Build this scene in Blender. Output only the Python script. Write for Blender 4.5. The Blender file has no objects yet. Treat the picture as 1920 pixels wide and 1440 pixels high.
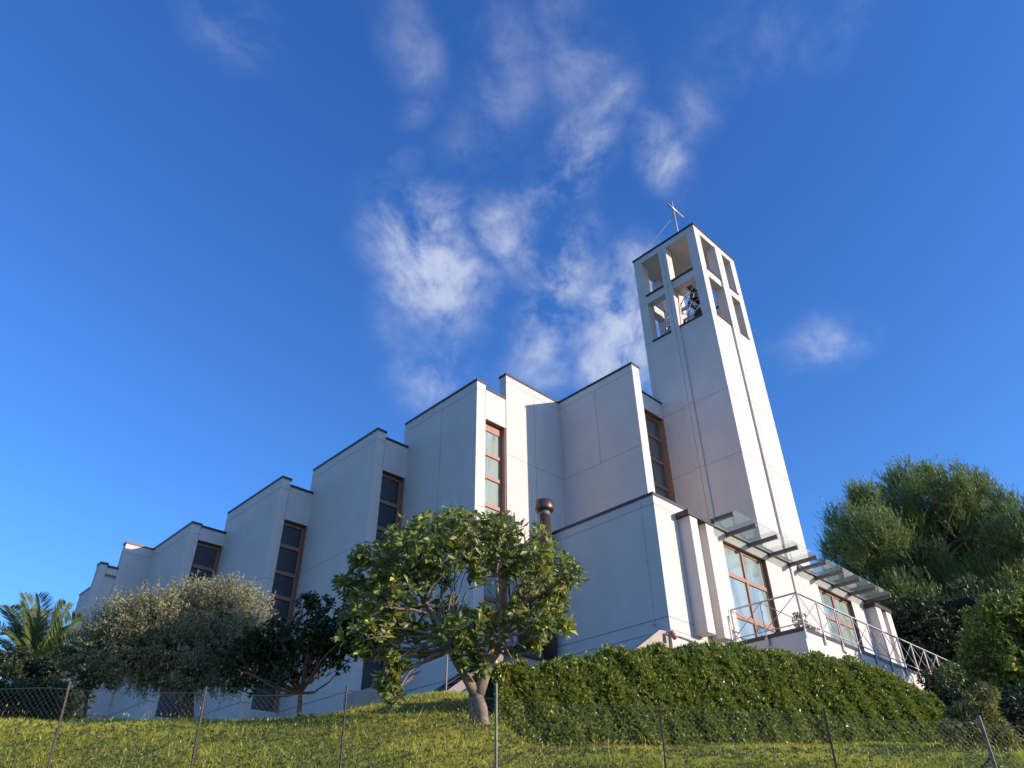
import bpy, bmesh, math, random
import numpy as np
from mathutils import Vector, Matrix
random.seed(7); RG = np.random.default_rng(7)
sc = bpy.context.scene
COL = sc.collection
# ------------------------------------------------------------------ camera frame (world: X along entrance front, Y along nave, Z up)
FWD = Vector((.57700802, .58738564, .56748556)); RIGHT = Vector((.71895929, -.6949537, -.01169978)); UP = Vector((-.38750391, -.41474988, .82330022))
cam = bpy.data.cameras.new('camera'); co = bpy.data.objects.new('camera', cam); COL.objects.link(co)
co.matrix_world = Matrix((RIGHT, UP, -FWD)).transposed().to_4x4()
cam.sensor_width = 36; cam.lens = 36 * 1368.53 / 1920; cam.clip_start = .1; cam.clip_end = 5000
sc.camera = co
FX = 1368.53
HF = Vector((.7008, .7133)); HR = Vector((.7133, -.7008))      # horizontal forward / right
def ray(px, py):
    return RIGHT * ((px - 960) / FX) - UP * ((py - 720) / FX) + FWD
def at(px, py, u):                                             # point along a sight line at horizontal distance u
    r = ray(px, py); h = r.x * HF.x + r.y * HF.y
    return r * (u / h)
def su(s, u, z=0): return Vector((HF.x * u + HR.x * s, HF.y * u + HR.y * s, z))

# ------------------------------------------------------------------ materials
def mat(name, base=(.5, .5, .5), rough=.8, metal=0, **kw):
    m = bpy.data.materials.new(name); m.use_nodes = True
    b = m.node_tree.nodes['Principled BSDF']
    b.inputs['Base Color'].default_value = (*base, 1); b.inputs['Roughness'].default_value = rough; b.inputs['Metallic'].default_value = metal
    for k, v in kw.items(): b.inputs[k].default_value = v
    return m
def N(m, t, **kw):
    n = m.node_tree.nodes.new(t)
    for k, v in kw.items(): setattr(n, k, v)
    return n
def L(m, a, b): m.node_tree.links.new(a, b)
def ramp(m, stops, fac=None, interp='LINEAR'):
    r = N(m, 'ShaderNodeValToRGB'); cr = r.color_ramp; cr.interpolation = interp
    while len(cr.elements) < len(stops): cr.elements.new(.5)
    for e, (p, c) in zip(cr.elements, stops): e.position = p; e.color = (*c, 1)
    if fac: L(m, fac, r.inputs[0])
    return r
def noise(m, scale, detail=4, rough=.55, vec=None, dist=0):
    n = N(m, 'ShaderNodeTexNoise'); n.inputs['Scale'].default_value = scale; n.inputs['Detail'].default_value = detail
    n.inputs['Roughness'].default_value = rough; n.inputs['Distortion'].default_value = dist
    if vec: L(m, vec, n.inputs['Vector'])
    return n
def wall_mat(name, c0, c1, streak=.5):
    m = mat(name, c0, .88); b = m.node_tree.nodes['Principled BSDF']
    tc = N(m, 'ShaderNodeTexCoord'); mp = N(m, 'ShaderNodeMapping'); mp.inputs['Scale'].default_value = (1, 1, .16)
    L(m, tc.outputs['Object'], mp.inputs['Vector'])
    n1 = noise(m, 1.1, 6, .6, tc.outputs['Object']); n2 = noise(m, 2.6, 5, .6, mp.outputs['Vector'], .4); n3 = noise(m, 60, 3, .6, tc.outputs['Object'])
    mx = N(m, 'ShaderNodeMath', operation='MULTIPLY_ADD'); L(m, n2.outputs[0], mx.inputs[0]); mx.inputs[1].default_value = streak; L(m, n1.outputs[0], mx.inputs[2])
    r = ramp(m, [(.45, c1), (.95, c0)], mx.outputs[0])
    mm = N(m, 'ShaderNodeMix', data_type='RGBA', blend_type='MULTIPLY'); mm.inputs['Factor'].default_value = .2
    L(m, r.outputs[0], mm.inputs['A']); L(m, n3.outputs[0], mm.inputs['B']); L(m, mm.outputs['Result'], b.inputs['Base Color'])
    bp = N(m, 'ShaderNodeBump'); bp.inputs['Strength'].default_value = .25; bp.inputs['Distance'].default_value = .01
    L(m, n3.outputs[0], bp.inputs['Height']); L(m, bp.outputs[0], b.inputs['Normal'])
    return m
M = {}
M['wall'] = wall_mat('white_concrete', (.755, .70, .655), (.665, .625, .59), .4)
M['seam'] = mat('seam', (.30, .285, .28), .9)
M['raw'] = wall_mat('raw_concrete', (.50, .42, .35), (.30, .26, .23), .9)
M['coping'] = mat('bronze_sheet', (.052, .042, .045), .42, .35)
M['steel'] = mat('painted_steel', (.15, .125, .125), .5, .2)
M['rail'] = mat('rail_steel', (.42, .40, .41), .42, .5)
M['darkrail'] = mat('dark_steel', (.10, .085, .09), .5, .3)
M['galv'] = mat('galvanised', (.62, .62, .63), .35, .6)
M['copper'] = mat('copper_flue', (.12, .085, .075), .42, .6)
M['patina'] = mat('copper_patina', (.13, .17, .15), .6, .3)
M['wire'] = mat('wire_mesh', (.15, .19, .15), .5, .4)
M['rust'] = None
def varied(name, c0, c1, scale, rough=.8, bump=0, detail=5, **kw):
    m = mat(name, c0, rough, **kw); b = m.node_tree.nodes['Principled BSDF']; tc = N(m, 'ShaderNodeTexCoord')
    n = noise(m, scale, detail, .6, tc.outputs['Object']); r = ramp(m, [(.35, c0), (.68, c1)], n.outputs[0]); L(m, r.outputs[0], b.inputs['Base Color'])
    if bump:
        bp = N(m, 'ShaderNodeBump'); bp.inputs['Strength'].default_value = bump; bp.inputs['Distance'].default_value = .03
        L(m, n.outputs[0], bp.inputs['Height']); L(m, bp.outputs[0], b.inputs['Normal'])
    return m
M['rust'] = varied('rusty_iron', (.07, .045, .035), (.16, .115, .085), 14, .85)
M['paleiron'] = varied('pale_post', (.24, .25, .19), (.14, .14, .11), 9, .8)
M['wood'] = varied('red_brown_frame', (.38, .19, .13), (.32, .155, .10), 6, .5)
M['oxide'] = mat('brown_reveal', (.16, .09, .075), .6)
M['door'] = varied('dark_brown_door', (.11, .045, .035), (.08, .035, .03), 5, .6)
M['terracotta'] = varied('terracotta_wall', (.62, .27, .15), (.5, .2, .12), 3, .9)
M['bark_pale'] = varied('pale_grey_bark', (.29, .225, .175), (.16, .125, .10), 7, .9, .5)
M['bark'] = varied('brown_bark', (.13, .09, .065), (.07, .05, .04), 8, .95, .7)
M['bark_red'] = varied('reddish_bark', (.26, .14, .09), (.14, .08, .055), 9, .9, .5)
M['bell'] = mat('bell_bronze', (.06, .055, .05), .55, .5)
def glass_mat(name, c0, c1, ior=2.1, rough=.03):
    m = mat(name, c0, rough); b = m.node_tree.nodes['Principled BSDF']; b.inputs['IOR'].default_value = ior
    tc = N(m, 'ShaderNodeTexCoord'); mp = N(m, 'ShaderNodeMapping'); mp.inputs['Scale'].default_value = (2.2, 2.2, .5); L(m, tc.outputs['Object'], mp.inputs['Vector'])
    n = noise(m, .9, 2, .5, mp.outputs['Vector'], .6); r = ramp(m, [(.4, c0), (.6, c1)], n.outputs[0]); L(m, r.outputs[0], b.inputs['Base Color'])
    return m
M['glass_lit'] = glass_mat('curtained_glass', (.34, .42, .38), (.22, .29, .27))
M['glass_dark'] = glass_mat('dark_glass', (.012, .02, .03), (.025, .035, .05), 2.0)
M['glass_grey'] = glass_mat('grey_green_glass', (.10, .14, .13), (.07, .10, .10), 1.9)
def canopy_glass():
    m = bpy.data.materials.new('canopy_glass'); m.use_nodes = True; nt = m.node_tree; nt.nodes.clear()
    o = N(m, 'ShaderNodeOutputMaterial'); t = N(m, 'ShaderNodeBsdfTransparent'); t.inputs[0].default_value = (.93, .98, .96, 1)
    g = N(m, 'ShaderNodeBsdfGlossy'); g.inputs['Roughness'].default_value = .05; g.inputs[0].default_value = (.9, 1, .97, 1)
    d = N(m, 'ShaderNodeBsdfTranslucent'); d.inputs[0].default_value = (.82, .95, .88, 1)
    d2 = N(m, 'ShaderNodeBsdfDiffuse'); d2.inputs[0].default_value = (.75, .88, .82, 1); ad = N(m, 'ShaderNodeMixShader'); ad.inputs[0].default_value = .5; L(m, d.outputs[0], ad.inputs[1]); L(m, d2.outputs[0], ad.inputs[2])
    lw_ = N(m, 'ShaderNodeLayerWeight'); lw_.inputs[0].default_value = .35; fr = N(m, 'ShaderNodeMath', operation='MULTIPLY'); L(m, lw_.outputs['Facing'], fr.inputs[0]); fr.inputs[1].default_value = .28
    a = N(m, 'ShaderNodeMixShader'); a.inputs[0].default_value = .13; L(m, t.outputs[0], a.inputs[1]); L(m, ad.outputs[0], a.inputs[2])
    c = N(m, 'ShaderNodeMixShader'); L(m, fr.outputs[0], c.inputs[0]); L(m, a.outputs[0], c.inputs[1]); L(m, g.outputs[0], c.inputs[2]); L(m, c.outputs[0], o.inputs[0])
    return m
M['canopy_glass'] = canopy_glass()
def leaf_mat(name, stops, rough=.45, trans=.3, spec=.5):
    m = mat(name, stops[0][1], rough); nt = m.node_tree; b = nt.nodes['Principled BSDF']; b.inputs['Specular IOR Level'].default_value = spec
    a = N(m, 'ShaderNodeAttribute', attribute_name='tint'); r = ramp(m, stops, a.outputs['Fac']); L(m, r.outputs[0], b.inputs['Base Color'])
    t = N(m, 'ShaderNodeBsdfTranslucent'); g = N(m, 'ShaderNodeMix', data_type='RGBA', blend_type='MULTIPLY'); g.inputs['Factor'].default_value = 1
    L(m, r.outputs[0], g.inputs['A']); g.inputs['B'].default_value = (1.5, 1.6, .7, 1); L(m, g.outputs['Result'], t.inputs[0])
    mx = N(m, 'ShaderNodeMixShader'); mx.inputs[0].default_value = trans
    L(m, b.outputs[0], mx.inputs[1]); L(m, t.outputs[0], mx.inputs[2]); L(m, mx.outputs[0], nt.nodes['Material Output'].inputs[0])
    return m
M['fig_leaf'] = leaf_mat('fig_leaf', [(0, (0.091, 0.137, 0.053)), (0.45, (0.155, 0.21, 0.071)), (0.8, (0.284, 0.303, 0.107)), (0.955, (0.414, 0.349, 0.12)), (0.965, (0.66, 0.551, 0.071)), (1, (0.66, 0.662, 0.12))], .42, .3)
M['hedge_leaf'] = leaf_mat('hedge_leaf', [(0, (0.088, 0.136, 0.041)), (0.5, (0.173, 0.229, 0.057)), (0.85, (0.318, 0.354, 0.08)), (1, (0.578, 0.519, 0.12))], .33, .22, .6)
M['shade_fill'] = varied('shade_fill', (.012, .018, .008), (.022, .028, .012), 12, .95)  # near-black colour standing in for the shade deep between leaves
M['olive_leaf'] = leaf_mat('olive_leaf', [(0, (0.134, 0.138, 0.08)), (0.5, (0.251, 0.248, 0.146)), (0.85, (0.442, 0.412, 0.253)), (1, (0.618, 0.549, 0.318))], .5, .2)
M['olive_core'] = leaf_mat('olive_core', [(0, (.03, .035, .02)), (1, (.05, .055, .03))], .6, .15)
M['citrus_leaf'] = leaf_mat('citrus_leaf', [(0, (0.018, 0.04, 0.014)), (0.6, (0.037, 0.07, 0.019)), (1, (0.073, 0.11, 0.026))], .35, .2, .6)
M['shrub_leaf'] = leaf_mat('shrub_leaf', [(0, (0.054, 0.084, 0.029)), (0.6, (0.108, 0.143, 0.043)), (1, (0.288, 0.286, 0.086))], .42, .25)
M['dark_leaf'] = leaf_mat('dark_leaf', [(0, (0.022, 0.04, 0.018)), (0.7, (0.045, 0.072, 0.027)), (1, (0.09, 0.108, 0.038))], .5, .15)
M['oak_leaf'] = leaf_mat('broad_leaf', [(0, (0.061, 0.118, 0.04)), (0.6, (0.121, 0.197, 0.046)), (0.9, (0.29, 0.335, 0.059)), (1, (0.628, 0.531, 0.079))], .45, .3)
M['oleander_leaf'] = leaf_mat('narrow_leaf', [(0, (0.075, 0.098, 0.042)), (0.6, (0.15, 0.168, 0.06)), (1, (0.39, 0.35, 0.144))], .45, .2)
M['palm_leaf'] = leaf_mat('palm_leaf', [(0, (0.065, 0.101, 0.035)), (0.6, (0.119, 0.167, 0.049)), (1, (0.238, 0.262, 0.061))], .4, .25)
M['pine_leaf'] = leaf_mat('pine_needle', [(0, (0.085, 0.148, 0.055)), (0.5, (0.156, 0.235, 0.079)), (1, (0.325, 0.383, 0.123))], .5, .2)
M['grass_leaf'] = leaf_mat('grass_blade', [(0, (0.181, 0.246, 0.03)), (0.4, (0.358, 0.377, 0.046)), (0.7, (0.676, 0.55, 0.077)), (0.9, (0.706, 0.75, 0.154)), (1, (0.706, 0.75, 0.216))], .55, .35)
M['dry_leaf'] = leaf_mat('dry_leaf', [(0, (.30, .13, .05)), (.6, (.42, .22, .08)), (1, (.5, .36, .14))], .7, .2)
g = mat('soil_and_grass', (.07, .08, .03), .95); gb = g.node_tree.nodes['Principled BSDF']; tc = N(g, 'ShaderNodeTexCoord')
n1 = noise(g, .55, 6, .6, tc.outputs['Object']); n2 = noise(g, 9, 5, .7, tc.outputs['Object'])
r1 = ramp(g, [(.35, (.08, .095, .025)), (.6, (.15, .14, .045)), (.75, (.22, .15, .07))], n1.outputs[0])
mm = N(g, 'ShaderNodeMix', data_type='RGBA', blend_type='OVERLAY'); mm.inputs['Factor'].default_value = .6; L(g, r1.outputs[0], mm.inputs['A']); L(g, n2.outputs[0], mm.inputs['B']); L(g, mm.outputs['Result'], gb.inputs['Base Color'])
bp = N(g, 'ShaderNodeBump'); bp.inputs['Distance'].default_value = .05; L(g, n2.outputs[0], bp.inputs['Height']); L(g, bp.outputs[0], gb.inputs['Normal'])
M['ground'] = g

# ------------------------------------------------------------------ object helpers
DEPTH_SCALE = 1.0     # scale about the camera for the block's image-derived coordinates; shifts its depth
def prop(o, label=None, cat=None, group=None, kind=None):
    if label: o['label'] = label
    if cat: o['category'] = cat
    if group: o['group'] = group
    if kind: o['kind'] = kind
    return o
def thing(name, label, cat, loc=(0, 0, 0), group=None):
    o = bpy.data.objects.new(name, None); COL.objects.link(o); o.location = tuple(c * DEPTH_SCALE for c in loc); o.empty_display_size = .3
    return prop(o, label, cat, group)
class MB:
    def __init__(s): s.v = []; s.f = []; s.m = []
    def poly(s, vs, fs, mi=0):
        k = len(s.v); s.v += [tuple(p) for p in vs]; s.f += [tuple(i + k for i in f) for f in fs]; s.m += [mi] * len(fs)
    def box(s, x0, x1, y0, y1, z0, z1, mi=0):
        if x0 > x1: x0, x1 = x1, x0
        if y0 > y1: y0, y1 = y1, y0
        s.poly([(x0, y0, z0), (x1, y0, z0), (x1, y1, z0), (x0, y1, z0), (x0, y0, z1), (x1, y0, z1), (x1, y1, z1), (x0, y1, z1)],
               [(0, 3, 2, 1), (4, 5, 6, 7), (0, 1, 5, 4), (1, 2, 6, 5), (2, 3, 7, 6), (3, 0, 4, 7)], mi)
    def bar(s, a, b, w, h=None, mi=0, up=Vector((0, 0, 1))):
        a = Vector(a); b = Vector(b); h = h or w; d = (b - a).normalized()
        if abs(d.dot(up)) > .98: up = Vector((1, 0, 0))
        x = d.cross(up).normalized() * w / 2; y = x.cross(d).normalized() * h / 2
        vs = [p + i * x + j * y for p in (a, b) for i, j in ((-1, -1), (1, -1), (1, 1), (-1, 1))]
        s.poly(vs, [(0, 1, 2, 3), (7, 6, 5, 4), (0, 4, 5, 1), (1, 5, 6, 2), (2, 6, 7, 3), (3, 7, 4, 0)], mi)
    def tube(s, pts, rs, n=8, mi=0, cap=True):
        pts = [Vector(p) for p in pts]
        if not hasattr(rs, '__len__'): rs = [rs] * len(pts)
        rings = []; k0 = len(s.v); ref = Vector((.3, .2, 1)).normalized()
        for i, p in enumerate(pts):
            d = (pts[min(i + 1, len(pts) - 1)] - pts[max(i - 1, 0)])
            d = d.normalized() if d.length > 1e-9 else Vector((0, 0, 1))
            x = d.cross(ref)
            if x.length < .05: x = d.cross(Vector((1, 0, 0)))
            x.normalize(); y = d.cross(x)
            s.v += [tuple(p + (x * math.cos(2 * math.pi * j / n) + y * math.sin(2 * math.pi * j / n)) * rs[i]) for j in range(n)]
        for i in range(len(pts) - 1):
            for j in range(n):
                a = k0 + i * n + j; b = k0 + i * n + (j + 1) % n
                s.f.append((a, b, b + n, a + n)); s.m.append(mi)
        if cap:
            s.f.append(tuple(k0 + j for j in range(n))[::-1]); s.m.append(mi)
            e = k0 + (len(pts) - 1) * n; s.f.append(tuple(e + j for j in range(n))); s.m.append(mi)
    def build(s, name, mats, parent=None, smooth=False, bevel=0, loc=(0, 0, 0)):
        me = bpy.data.meshes.new(name); me.from_pydata([(a * DEPTH_SCALE, b * DEPTH_SCALE, c * DEPTH_SCALE) for a, b, c in s.v], [], s.f)
        if not isinstance(mats, (list, tuple)): mats = [mats]
        for m in mats: me.materials.append(m)
        me.polygons.foreach_set('material_index', s.m)
        if smooth: me.polygons.foreach_set('use_smooth', [True] * len(s.f))
        me.update()
        bm = bmesh.new(); bm.from_mesh(me); bmesh.ops.recalc_face_normals(bm, faces=bm.faces); bm.to_mesh(me); bm.free()
        o = bpy.data.objects.new(name, me); COL.objects.link(o)
        if parent is not None:
            o.parent = parent
            # parts are modelled in world space; the thing sits at its base
            T = Matrix.Translation(-world_loc(parent)); me.transform(T)
        if bevel:
            b = o.modifiers.new('bevel', 'BEVEL'); b.width = bevel; b.segments = 2; b.limit_method = 'ANGLE'; b.harden_normals = False
        return o
def world_loc(o):
    v = Vector(o.location)
    while o.parent: o = o.parent; v += Vector(o.location)
    return v
def np_mesh(name, V, F, tint, m, parent=None, smooth=False):
    """V (n,3), F (k,3|4) arrays; tint per vertex"""
    me = bpy.data.meshes.new(name); n = len(V); k, c = F.shape
    if parent is not None: V = V - np.array(world_loc(parent))
    me.vertices.add(n); me.vertices.foreach_set('co', V.astype(np.float32).ravel())
    me.loops.add(k * c); me.loops.foreach_set('vertex_index', F.astype(np.int32).ravel())
    me.polygons.add(k); me.polygons.foreach_set('loop_start', np.arange(0, k * c, c, dtype=np.int32)); me.polygons.foreach_set('loop_total', np.full(k, c, dtype=np.int32))
    me.materials.append(m)
    if tint is not None:
        a = me.attributes.new('tint', 'FLOAT', 'POINT'); a.data.foreach_set('value', tint.astype(np.float32))
    me.update(calc_edges=True); me.validate()
    o = bpy.data.objects.new(name, me); COL.objects.link(o)
    if parent is not None: o.parent = parent
    return o
def unit(a): return a / np.maximum(np.linalg.norm(a, axis=-1, keepdims=True), 1e-9)
# leaf templates: verts (x across, y along, z fold), faces
T_OVAL = (np.array([(0, 0, 0), (-.5, .45, .12), (0, .5, 0), (.5, .45, .12), (0, 1, -.12)]), np.array([(0, 2, 1, 1), (0, 3, 2, 2), (1, 2, 4, 4), (2, 3, 4, 4)])[:, :3])
T_DIAM = (np.array([(0, 0, 0), (-.5, .5, .08), (.5, .5, .08), (0, 1, 0)]), np.array([(0, 2, 1), (1, 2, 3)]))
T_FIG = (np.array([(0, 0, 0), (-.30, .28, .1), (-.5, .56, .16), (-.36, .68, .06), (0, .55, 0), (.36, .68, .06), (.5, .56, .16), (.30, .28, .1), (0, 1.0, -.25)]),
         np.array([(0, 4, 1), (1, 4, 3), (1, 3, 2), (0, 7, 4), (7, 5, 4), (7, 6, 5), (3, 4, 8), (4, 5, 8)]))
T_LOBE = (np.array([(0, 0, 0), (-.25, .25, .05), (-.52, .55, .1), (-.24, .55, .03), (0, .55, 0), (.24, .55, .03), (.52, .55, .1), (.25, .25, .05), (0, 1.02, -.18), (-.2, .8, -.03), (.2, .8, -.03)]),
          np.array([(0, 4, 1), (1, 3, 2), (1, 4, 3), (0, 7, 4), (7, 6, 5), (7, 5, 4), (3, 4, 9), (4, 5, 10), (4, 10, 9), (9, 10, 8)]))
T_BLADE = (np.array([(-.5, 0, 0), (.5, 0, 0), (0, 1, 0)]), np.array([(0, 1, 2)]))
T_BLADE2 = (np.array([(-.5, 0, 0), (.5, 0, 0), (-.36, .55, .0), (.36, .55, .0), (0, 1, .0)]), np.array([(0, 1, 3), (0, 3, 2), (2, 3, 4)]))
def leaves(P, D, Nn, ln, wd, tmpl, bend=0):
    """place a template at points P, along D, facing about Nn"""
    V, F = tmpl; D = unit(D); X = unit(np.cross(D, Nn)); Z = np.cross(X, D); k = len(P)
    ln = np.broadcast_to(ln, (k,)); wd = np.broadcast_to(wd, (k,))
    out = P[:, None, :] + X[:, None, :] * (V[None, :, 0, None] * wd[:, None, None]) + D[:, None, :] * (V[None, :, 1, None] * ln[:, None, None]) + Z[:, None, :] * (V[None, :, 2, None] * wd[:, None, None])
    if bend is not 0: out[:, :, 2] -= (V[None, :, 1] ** 2) * np.broadcast_to(bend, (k,))[:, None]
    Fo = (F[None] + (np.arange(k) * len(V))[:, None, None]).reshape(-1, F.shape[1])
    return out.reshape(-1, 3), Fo, len(V)
def rdir(n):
    return unit(RG.normal(size=(n, 3)))
def in_lobes(lobes, n, p=2.0, squash=.85):
    """lobes: [(centre, radius)] -> n points with outward directions, more of them near the surface, none deep in a neighbouring lobe"""
    C = np.array([tuple(c) for c, r in lobes]); R = np.array([r for c, r in lobes]); w = R ** 2.2; w /= w.sum()
    i = RG.choice(len(lobes), n, p=w); d = rdir(n); t = RG.random(n) ** (1 / (p + 1))
    P = C[i] + d * (R[i] * t)[:, None] * np.array([1, 1, squash])
    return P, d, i
M['void'] = mat('shadowed_void', (.02, .02, .02), 1)

# ------------------------------------------------------------------ ground
def ground_z(s, u):
    s = np.asarray(s, float); u = np.asarray(u, float)
    z = np.interp(u, [-400, 0, 3, 8, 10, 11, 12, 13, 14, 16, 20, 30, 45, 120, 700, 3000], [-3, -1.6, -1.6, .1, .78, 1.22, 1.66, 2.02, 2.34, 2.74, 3.35, 5.0, 6.0, 8, 14, 20])
    z = z + .75 * np.exp(-((s + 1.7) / 1.45) ** 2 / 2 - ((u - 19.8) / 3.0) ** 2 / 2)
    z = z - .012 * np.clip(s, -12, 9) * np.clip((u - 4) / 4, 0, 1) * np.clip((40 - u) / 22, 0, 1)
    t_ = np.clip((s + .55) / .9, 0, 1); z = z - .47 * t_ * t_ * (3 - 2 * t_) * np.clip((u - 11.5) / 2, 0, 1)
    z = z + .035 * np.sin(s * 1.7 + u) * np.sin(u * 1.3 - s * .6) * np.clip((u - 3) / 4, 0, 1)
    return z
def gpt(s, u, dz=0): return su(s, u, float(ground_z(s, u)) + dz)
ss = np.unique(np.concatenate([np.linspace(-24, 24, 121), np.array([-2500, -900, -400, -200, -100, -60, -40, -30, 30, 40, 60, 100, 200, 400, 900, 2500])]))
uu = np.unique(np.concatenate([np.linspace(0, 45, 136), np.array([-2500, -900, -300, -100, -30, -10, -4, 55, 70, 90, 120, 200, 400, 700, 1500, 3000])]))
S, U = np.meshgrid(ss, uu); Z = ground_z(S, U)
V = np.stack([HF.x * U + HR.x * S, HF.y * U + HR.y * S, Z], -1).reshape(-1, 3)
nx = len(ss); idx = np.arange(V.shape[0]).reshape(len(uu), nx)
Fq = np.stack([idx[:-1, :-1], idx[1:, :-1], idx[1:, 1:], idx[:-1, 1:]], -1).reshape(-1, 4)[:, ::-1]
go = np_mesh('ground', V, Fq, None, M['ground']); go.data.polygons.foreach_set('use_smooth', [True] * len(Fq)); prop(go, 'sloping grassed bank rising to the church', kind='structure')
if go.data.polygons[0].normal.z < 0: go.data.flip_normals()

# ------------------------------------------------------------------ church nave
church = thing('church', 'white concrete church with stepped saw-tooth side walls and tall slot windows', 'church', (16, 22, 4.5))
CB = .10  # coping height
def wall_box(mb, x0, x1, y0, y1, z0, z1): mb.box(x0, x1, y0, y1, z0, z1, 0)
def seamX(mb, x, y0, y1, z, t=.016): mb.box(x - .004, x + .001, y0, y1, z - t / 2, z + t / 2, 1)   # on a face x = const
def seamY(mb, y, x0, x1, z, t=.016): mb.box(x0, x1, y - .004, y + .001, z - t / 2, z + t / 2, 1)
def vseamX(mb, x, y, z0, z1, t=.014): mb.box(x - .004, x + .001, y - t / 2, y + t / 2, z0, z1, 1)
def vseamY(mb, y, x, z0, z1, t=.014): mb.box(x - t / 2, x + t / 2, y - .004, y + .001, z0, z1, 1)
def coping_run(mb, x0, x1, y0, y1, ztop, o=.03): mb.box(x0 - o, x1 + o, y0 - o, y1 + o, ztop - CB, ztop)
#       x      y end   y far   top    x next  infill top, window top, glass, transoms(z), seams(z)
bays = [
    dict(x=20.0,  y=13.52, yf=17.503, top=17.29, xn=25.02, it=18.54, wt=17.62, g='glass_grey', tr=[16.52, 15.30, 14.06, 12.8], se=[16.87, 13.50], t=.46, rec=2.03),
    dict(x=15.3,  y=17.50, yf=22.08, top=16.28, xn=16.858, it=16.10, wt=14.68, g='glass_lit', tr=[13.34, 12.385, 11.27, 10.15, 9.03, 7.9, 6.8], se=[15.82, 10.96], t=.46, rec=0.03),
    dict(x=13.75, y=21.73, yf=26.58, top=15.28, xn=15.3, it=15.04, wt=13.56, g='glass_dark', tr=[12.36, 11.24, 10.12, 9.0, 7.9, 6.8], se=[14.79, 10.47], t=.42, rec=0.03),
    dict(x=12.24, y=26.24, yf=31.15, top=14.31, xn=13.75, it=14.06, wt=12.5, g='glass_dark', tr=[11.48, 10.38, 9.42, 8.3, 7.2], se=[13.78, 9.94], t=.41, rec=0.03),
    dict(x=10.67, y=30.82, yf=34.99, top=13.29, xn=12.24, it=13.24, wt=12.57, g='glass_dark', tr=[11.50, 10.4, 9.3, 8.2, 7.1], se=[12.77, 8.9], t=.41, rec=0.03),
    dict(x=8.65,  y=34.99, yf=35.45, top=12.12, xn=9.44, it=12.04, wt=11.66, g='glass_dark', tr=[10.6, 9.5, 8.4, 7.3], se=[], t=.3, rec=0.03),
]
ZB = 3.2
for i, b in enumerate(bays):
    w = MB(); t = b['t']; x, y, yf, top = b['x'], b['y'], b['yf'], b['top']; yi = y + b['rec']
    wtop = top - CB
    w.box(x, x + t, y, yf, ZB, wtop)
    if i == 0:                                                                   # the window wall stands back behind this fin
        w.box(x + t, 22.3, 15.55, 15.9, ZB, 16.0)
    else: w.box(x + t, b['xn'], yi, yi + .34, b['wt'], b['it'] - CB)
    for z in b['se']:
        seamX(w, x, y, yf - (.34 if i else 0), z); seamY(w, y, x, x + t, z)
    vseamX(w, x, y + (1.98 if i == 0 else 2.09), b['se'][1] if len(b['se']) > 1 else ZB, b['se'][0] - .008 if b['se'] else wtop - .3) if i < 2 else None
    if 0 < i: vseamY(w, y, x + t - .01, b['wt'], b['it'] - CB)
    lz = [6.64, 5.35, 5.31, 5.45, 5.97, 6.3][i]
    seamX(w, x, y, yf, lz, .03); seamY(w, y, x, x + t, lz, .03)
    wo = w.build('wall', [M['wall'], M['seam']], church)
    c = MB(); coping_run(c, x, x + t, y, yf - (.0 if i in (0, 4) else 0.05), top)
    if i == 0: c.build('coping', M['coping'], church); c = MB()
    c.box(x + t + .031 if i else 22.27, b['xn'], yi - .03, yi + .37, b['it'] - CB, b['it'])
    c.build('coping', M['coping'], church)
    # window
    fx0, fx1 = (x + t if i else 22.6), b['xn']; fy = yi + .22
    if i == 0:
        w2 = MB(); w2.box(22.3, 25.02, yi, yi + .34, b['wt'], b['it'] - CB); w2.box(22.3, 22.6, yi, yi + .34, ZB, b['wt']); w2.box(22.3, 22.6, yi + .34, 20, ZB, b['it'] - CB); w2.build('wall', [M['wall'], M['seam']], church)
    zb = [10.2, 5.2, 5.2, 5.3, 5.5, 6.2][i]
    f = MB(); fw = .075
    f.box(fx0, fx0 + fw * .5, fy, fy + .09, zb, b['wt'])
    f.box(fx1 - .12, fx1, fy, fy + .09, zb, b['wt']); f.box(fx1 - .05, fx1, fy - .2, fy, zb, b['wt'])
    f.box(fx0 + fw * .5, fx1 - .12, fy + .001, fy + .09, b['wt'] - (.34 if i == 1 else .14), b['wt'])
    for z in b['tr']:
        if z > zb: f.box(fx0 + fw * .5, fx1 - .12, fy - .015, fy + .08, z - .07, z + .07)
    if i == 5:                                                                   # blind bay: plain wall under a shadow gap
        f = MB(); f.box(fx0, fx1, yi + .06, yi + .3, ZB, b['wt'] - .13); f.build('wall', M['wall'], church); f = MB(); f.box(fx0, fx1, yi + .08, yi + .3, b['wt'] - .1299, b['wt'] - .001); f.build('shadow_gap', M['seam'], church); continue
    fo = f.build('window', M['wood'], church)
    g_ = MB(); g_.box(fx0 + .02, fx1 - .02, fy + .045, fy + .06, zb, b['wt'] - .02); g_.build('pane', M[b['g']], fo)
    s_ = MB(); s_.box(fx0, fx1, yi + .02, yi + .34, b['wt'] - .02, b['wt'] + .0005); s_.build('head', M['oxide'], fo)
    s_ = MB(); s_.box(fx0, fx1, fy - .1, fy + .1, ZB, zb); s_.build('wall', M['wall'], church)
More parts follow.
